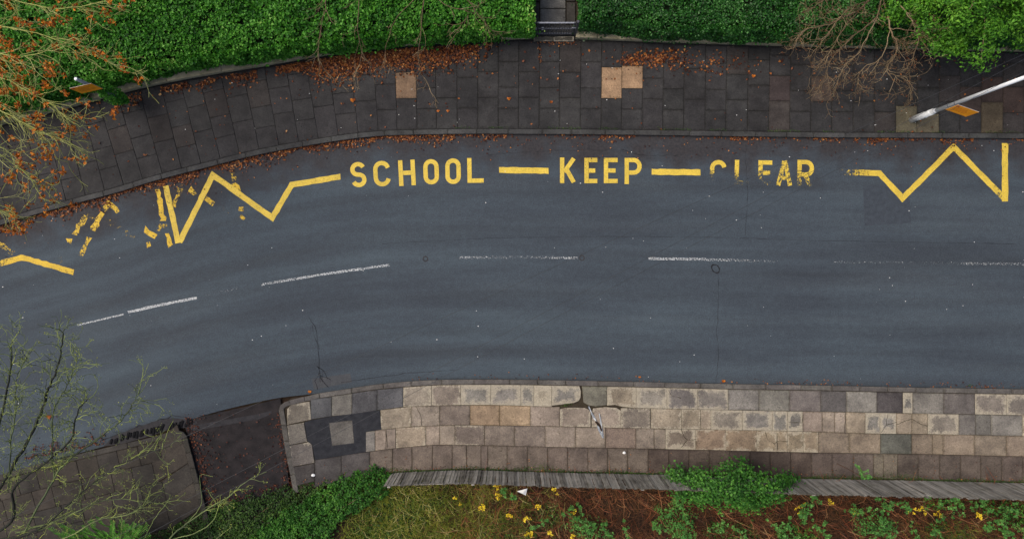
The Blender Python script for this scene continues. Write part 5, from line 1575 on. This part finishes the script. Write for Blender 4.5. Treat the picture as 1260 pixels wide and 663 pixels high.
# ------------------------------------------------------------------ fallen leaves
def drift(N, fpx, mat='dead_leaf', size=.075, z=PAV, spread=.35, name='fallen_leaves', label=None):
    px, py = fpx(N)
    n = len(px)
    p = np.stack([(px - 630) / SC * (CAM_H - z) / CAM_H, (331.5 - py) / SC * (CAM_H - z) / CAM_H, z + .008 + rng.random(n) * .02], 1)
    o = leaves(name, p, nrm0(n), size * rng.uniform(.5, 1.35, n), M[mat], None, .72, spread, .12)
    return tag(o, label, 'leaves', kind='stuff')
def f_hedge(n):
    # thick drift under the left hedge, thinning at both ends
    px = np.concatenate([rng.normal(470, 75, int(n * .7)), rng.uniform(120, 600, int(n * .3))])
    dd = np.abs(rng.normal(0, 1, len(px)))
    dens = np.where((px > 385) & (px < 600), 12, 6)
    py = WALL(px) + 1.5 + dd * dens + 4 * np.sin(px * .05) * (dd * .4)
    cl = np.sin(px * .11) * np.sin(px * .047 + py * .13) > -.25 - (np.abs(px - 490) < 100)
    ok = cl & (px < 606) & (px > -60)
    return px[ok], py[ok]
drift(5600, f_hedge, label='brown and orange leaves drifted along the foot of the ivy hedge')
def f_right(n):
    px = np.concatenate([rng.normal(815, 17, int(n * .5)), rng.normal(778, 9, int(n * .2)), rng.normal(880, 30, int(n * .15)), rng.uniform(640, 1250, int(n * .15))])
    py = np.concatenate([rng.normal(72, 6, int(n * .5)), rng.normal(75, 3.5, int(n * .2)), rng.normal(80, 8, int(n * .15)), rng.uniform(60, 100, int(n * .15))])
    ok = py > WALL(px) + 2
    return px[ok], py[ok]
drift(620, f_right, label='small drift of orange leaves below the clipped hedge')
def f_gate(n):
    px = np.concatenate([rng.normal(676, 9, n // 2), rng.normal(664, 1.5, n // 3), rng.normal(700, 4, n // 6)]); py = np.concatenate([rng.normal(53, 1.2, n // 2), rng.uniform(58, 78, n // 3), rng.uniform(50, 56, n // 6)])
    return px, py
drift(110, f_gate, size=.045, label='few brown leaves caught at the gate step')
def f_gutter(n):
    px = np.concatenate([rng.uniform(-120, 560, int(n * .66)), rng.uniform(560, 1300, int(n * .26)), rng.normal(1075, 22, int(n * .04)), rng.normal(1110, 18, int(n * .04))])
    dd = np.abs(rng.normal(0, 1, len(px)))
    w = np.where(px < 460, 4.6, np.where(px < 720, 3.6, 2.6)) * (1 + .7 * np.sin(px * .09) * np.sin(px * .031))
    py = U(px) + .6 + dd * w
    keep = (rng.random(len(px)) < np.where(px < 560, .55 + .45 * (np.sin(px * .13) * np.sin(px * .041) > -.2), .16 + .7 * (np.sin(px * .06) * np.sin(px * .017 + 1) > .25)))
    return px[keep], py[keep]
drift(5600, f_gutter, z=.004, size=.062, label='brown leaf litter lying along the upper gutter')
def f_strewn(n):
    px = rng.uniform(-40, 1280, n); t_ = rng.random(n) ** 1.4
    py = WALL(px) + 5 + t_ * (U(px) - 12 - WALL(px))
    ok = (rng.random(n) < np.where(px < 560, .8, .42))
    return px[ok], py[ok]
drift(560, f_strewn, size=.06, label='single dead leaves strewn over the upper pavement')
def f_upper_road(n):
    px = rng.uniform(-60, 1280, n); py = U(px) + 3 + np.abs(rng.normal(0, 1, n)) * 13
    ok = np.sin(px * .045 + 1) * np.sin(px * .11 + py * .2) > -.1
    return px[ok], py[ok]
drift(620, f_upper_road, z=.004, size=.046, label='specks of leaf litter scattered on the road near the upper kerb')
def f_drive(n):
    t_ = rng.random(n)
    side = rng.random(n)
    py = 508 + t_ * 142
    l_ = 232 + (py - 531) * .262; r_ = 343 + (py - 504) * .185
    px = np.where(side < .45, l_ + np.abs(rng.normal(0, 11, n)), np.where(side < .75, r_ - np.abs(rng.normal(0, 6, n)), rng.uniform(l_, r_, n)))
    low = rng.random(n) < .42
    px = np.where(low, rng.uniform(190, 470, n), px); py = np.where(low, np.interp(px, [190, 250, 330, 380, 430, 470], [650, 622, 602, 594, 581, 574]) + rng.normal(0, 3.5, n), py)
    return px, py
drift(1150, f_drive, 'dark_dead_leaf', z=.012, size=.056, label='red-brown leaf litter along the edges of the side drive')
def f_low(n):
    px = rng.uniform(360, 1270, n); py = L4(px) + rng.random(n) ** .6 * 30
    ok = (np.abs(px / 25 - np.round(px / 25)) < .06) | (py > L5(px) - 4)
    ok &= py < L5(px) + 1
    return px[ok], py[ok]
drift(1500, f_low, size=.034, label='crumbs of dead leaf against the foot of the fence')
def f_lowkerb(n):
    px = np.concatenate([rng.uniform(500, 1270, n // 2), rng.normal(1195, 30, n // 4), rng.normal(980, 40, n // 4)]); py = LW(px) - 1 - np.abs(rng.normal(0, 1, len(px))) * 3
    return px, py
drift(190, f_lowkerb, z=.004, size=.045, label='dead leaf scraps along the lower gutter')
def f_ll(n):
    px = rng.uniform(30, 130, n); py = 565 - (px - 30) * .20 - np.abs(rng.normal(0, 8, n)) * (1 + np.sin(px * .3))
    return px, py
drift(260, f_ll, 'dark_dead_leaf', z=.006, size=.055, label='brown leaf litter in the gutter by the corner pavement')

# single bright leaves that can be told apart
for x, y, c_, sz in ((434, 124, 'rust_leaf', .13), (411, 111, 'dead_leaf', .10), (60, 513, 'rust_leaf', .15), (539, 137, 'rust_leaf', .08), (551, 137, 'rust_leaf', .08), (626, 122, 'rust_leaf', .11), (678, 126, 'rust_leaf', .09), (927, 94, 'rust_leaf', .10), (381, 482, 'rust_leaf', .10), (787, 464, 'rust_leaf', .07), (890, 469, 'rust_leaf', .10)):
    z = PAV + .012 if (y < 160) else .012
    p = P(x, y, z)
    o = leaves('fallen_leaf', np.array([[p.x, p.y, p.z], [p.x + sz * .3, p.y + sz * .15, p.z + .01], [p.x - sz * .25, p.y + sz * .2, p.z + .005]]), nrm0(3), np.array([sz, sz * .75, sz * .7]), M[c_], None, .85, .15, .08, None)
    tag(o, 'single large curled orange-brown fallen leaf', 'leaf', 'single fallen leaves')

# ------------------------------------------------------------------ small litter
def specks(name, pos, smin, smax, mat, label):
    V, F = [], []
    for (x, y, z) in pos:
        s_ = random.uniform(smin, smax); b = len(V)
        for dx, dy, dz in ((1, 0, 0), (0, .8, 0), (-1, 0, 0), (0, -.8, 0), (0, 0, .6)): V.append((x + dx * s_ * random.uniform(.7, 1.2), y + dy * s_, z + dz * s_))
        F += [(b, b+1, b+4), (b+1, b+2, b+4), (b+2, b+3, b+4), (b+3, b, b+4)]
    o = np_mesh(name, np.array(V), np.array(F), mat)
    return tag(o, label, 'grit', kind='stuff')
pos = []
while len(pos) < 95:
    x = random.uniform(0, 1260); y = random.uniform(175, 500)
    if U(x) + 6 < y < LW(x) - 5: p = P(x, y); pos.append((p.x, p.y, .003))
specks('white_grit', pos, .005, .021, M['speck_white'], 'white specks of grit scattered over the road')
pos = []
for _ in range(60):
    x = random.uniform(60, 1250); y = random.uniform(60, 160)
    if WALL(x) + 6 < y < U(x) - 8: p = P(x, y, PAV); pos.append((p.x, p.y, PAV + .003))
specks('pale_grit', pos, .008, .020, M['speck_white'], 'pale specks of grit scattered over the upper pavement')
def pebble(px, py, z, r, mat, label, cat='stone'):
    bm = bmesh.new(); bmesh.ops.create_icosphere(bm, subdivisions=2, radius=1)
    for v in bm.verts: v.co = Vector((v.co.x * r * random.uniform(.85, 1.2), v.co.y * r * .8 * random.uniform(.85, 1.15), v.co.z * r * .5))
    me = bpy.data.meshes.new('pale_stone'); bm.to_mesh(me); bm.free(); me.materials.append(mat)
    o = bpy.data.objects.new('pale_stone', me); link(o); o.location = P(px, py, z) + Vector((0, 0, r * .3))
    return tag(o, label, cat)
pebble(768, 556.5, PAV, .05, M['speck_white'], 'white pebble on a dark slab near the plank fence')
pebble(385.5, 584, PAV, .055, M['speck_white'], 'white scrap on the dark slab above the ivy shrub')
pebble(660, 36, PAV + .03, .05, M['speck_white'], 'smaller pale stone behind the gate bars')
pebble(667.5, 36, PAV + .03, .06, M['speck_white'], 'larger pale stone behind the gate bars')
pebble(374, 575, PAV - .1, .02, M['speck_white'], 'tiny white chip at the drive edge')
# torn paper on the bank just behind the fence
pp = [P(636, 604, .4), P(649, 600.5, .42), P(647, 609, .36), P(643, 606, .44)]
o = mesh_obj('paper_scrap', pp + [v - Vector((0, 0, .004)) for v in pp], [(0, 2, 3), (3, 2, 1), (0, 3, 1), (4, 7, 6), (7, 5, 6)], M['speck_white'])
tag(o, 'crumpled white paper scrap on the bracken against the fence', 'paper')
# torn strip of silver foil on the pavement
fo = empty('torn_foil_strip', P(732, 518, PAV), 'torn silver foil strip lying on the beige slabs by the mossy hole', 'litter')
def strip(name, pts_px, w, mat, lift):
    q = [P(a, b, PAV) for a, b in pts_px]
    V, F = [], []
    for i, (a, b) in enumerate(ribbon(q, w)):
        z1, z2 = PAV + .008 + lift * random.random(), PAV + .008 + lift * random.random()
        V += [(a.x, a.y, z1), (b.x, b.y, z2), (a.x, a.y, z1 - .004), (b.x, b.y, z2 - .004)]
    for i in range(len(q) - 1):
        a = 4 * i
        F += [(a, a+1, a+5, a+4), (a+3, a+2, a+6, a+7), (a, a+4, a+6, a+2), (a+1, a+3, a+7, a+5)]
    return mesh_obj(name, V, F, mat, fo)
strip('long_strip', [(737, 508), (738.5, 515), (740, 525), (741.5, 535), (742, 538.5)], [.02, .035, .035, .05, .03], M['foil'], .03)
strip('torn_strip', [(724, 499.5), (727, 506), (731, 514), (734, 518)], [.04, .03, .07, .02], M['foil'], .04)
strip('torn_strip', [(735, 522), (737, 528), (740, 534), (741, 538)], [.05, .06, .05, .02], M['foil'], .04)
strip('mud_clod', [(732.5, 518), (735.5, 521), (738.5, 524), (740, 530)], [.04, .07, .06, .03], M['mud'], .05)
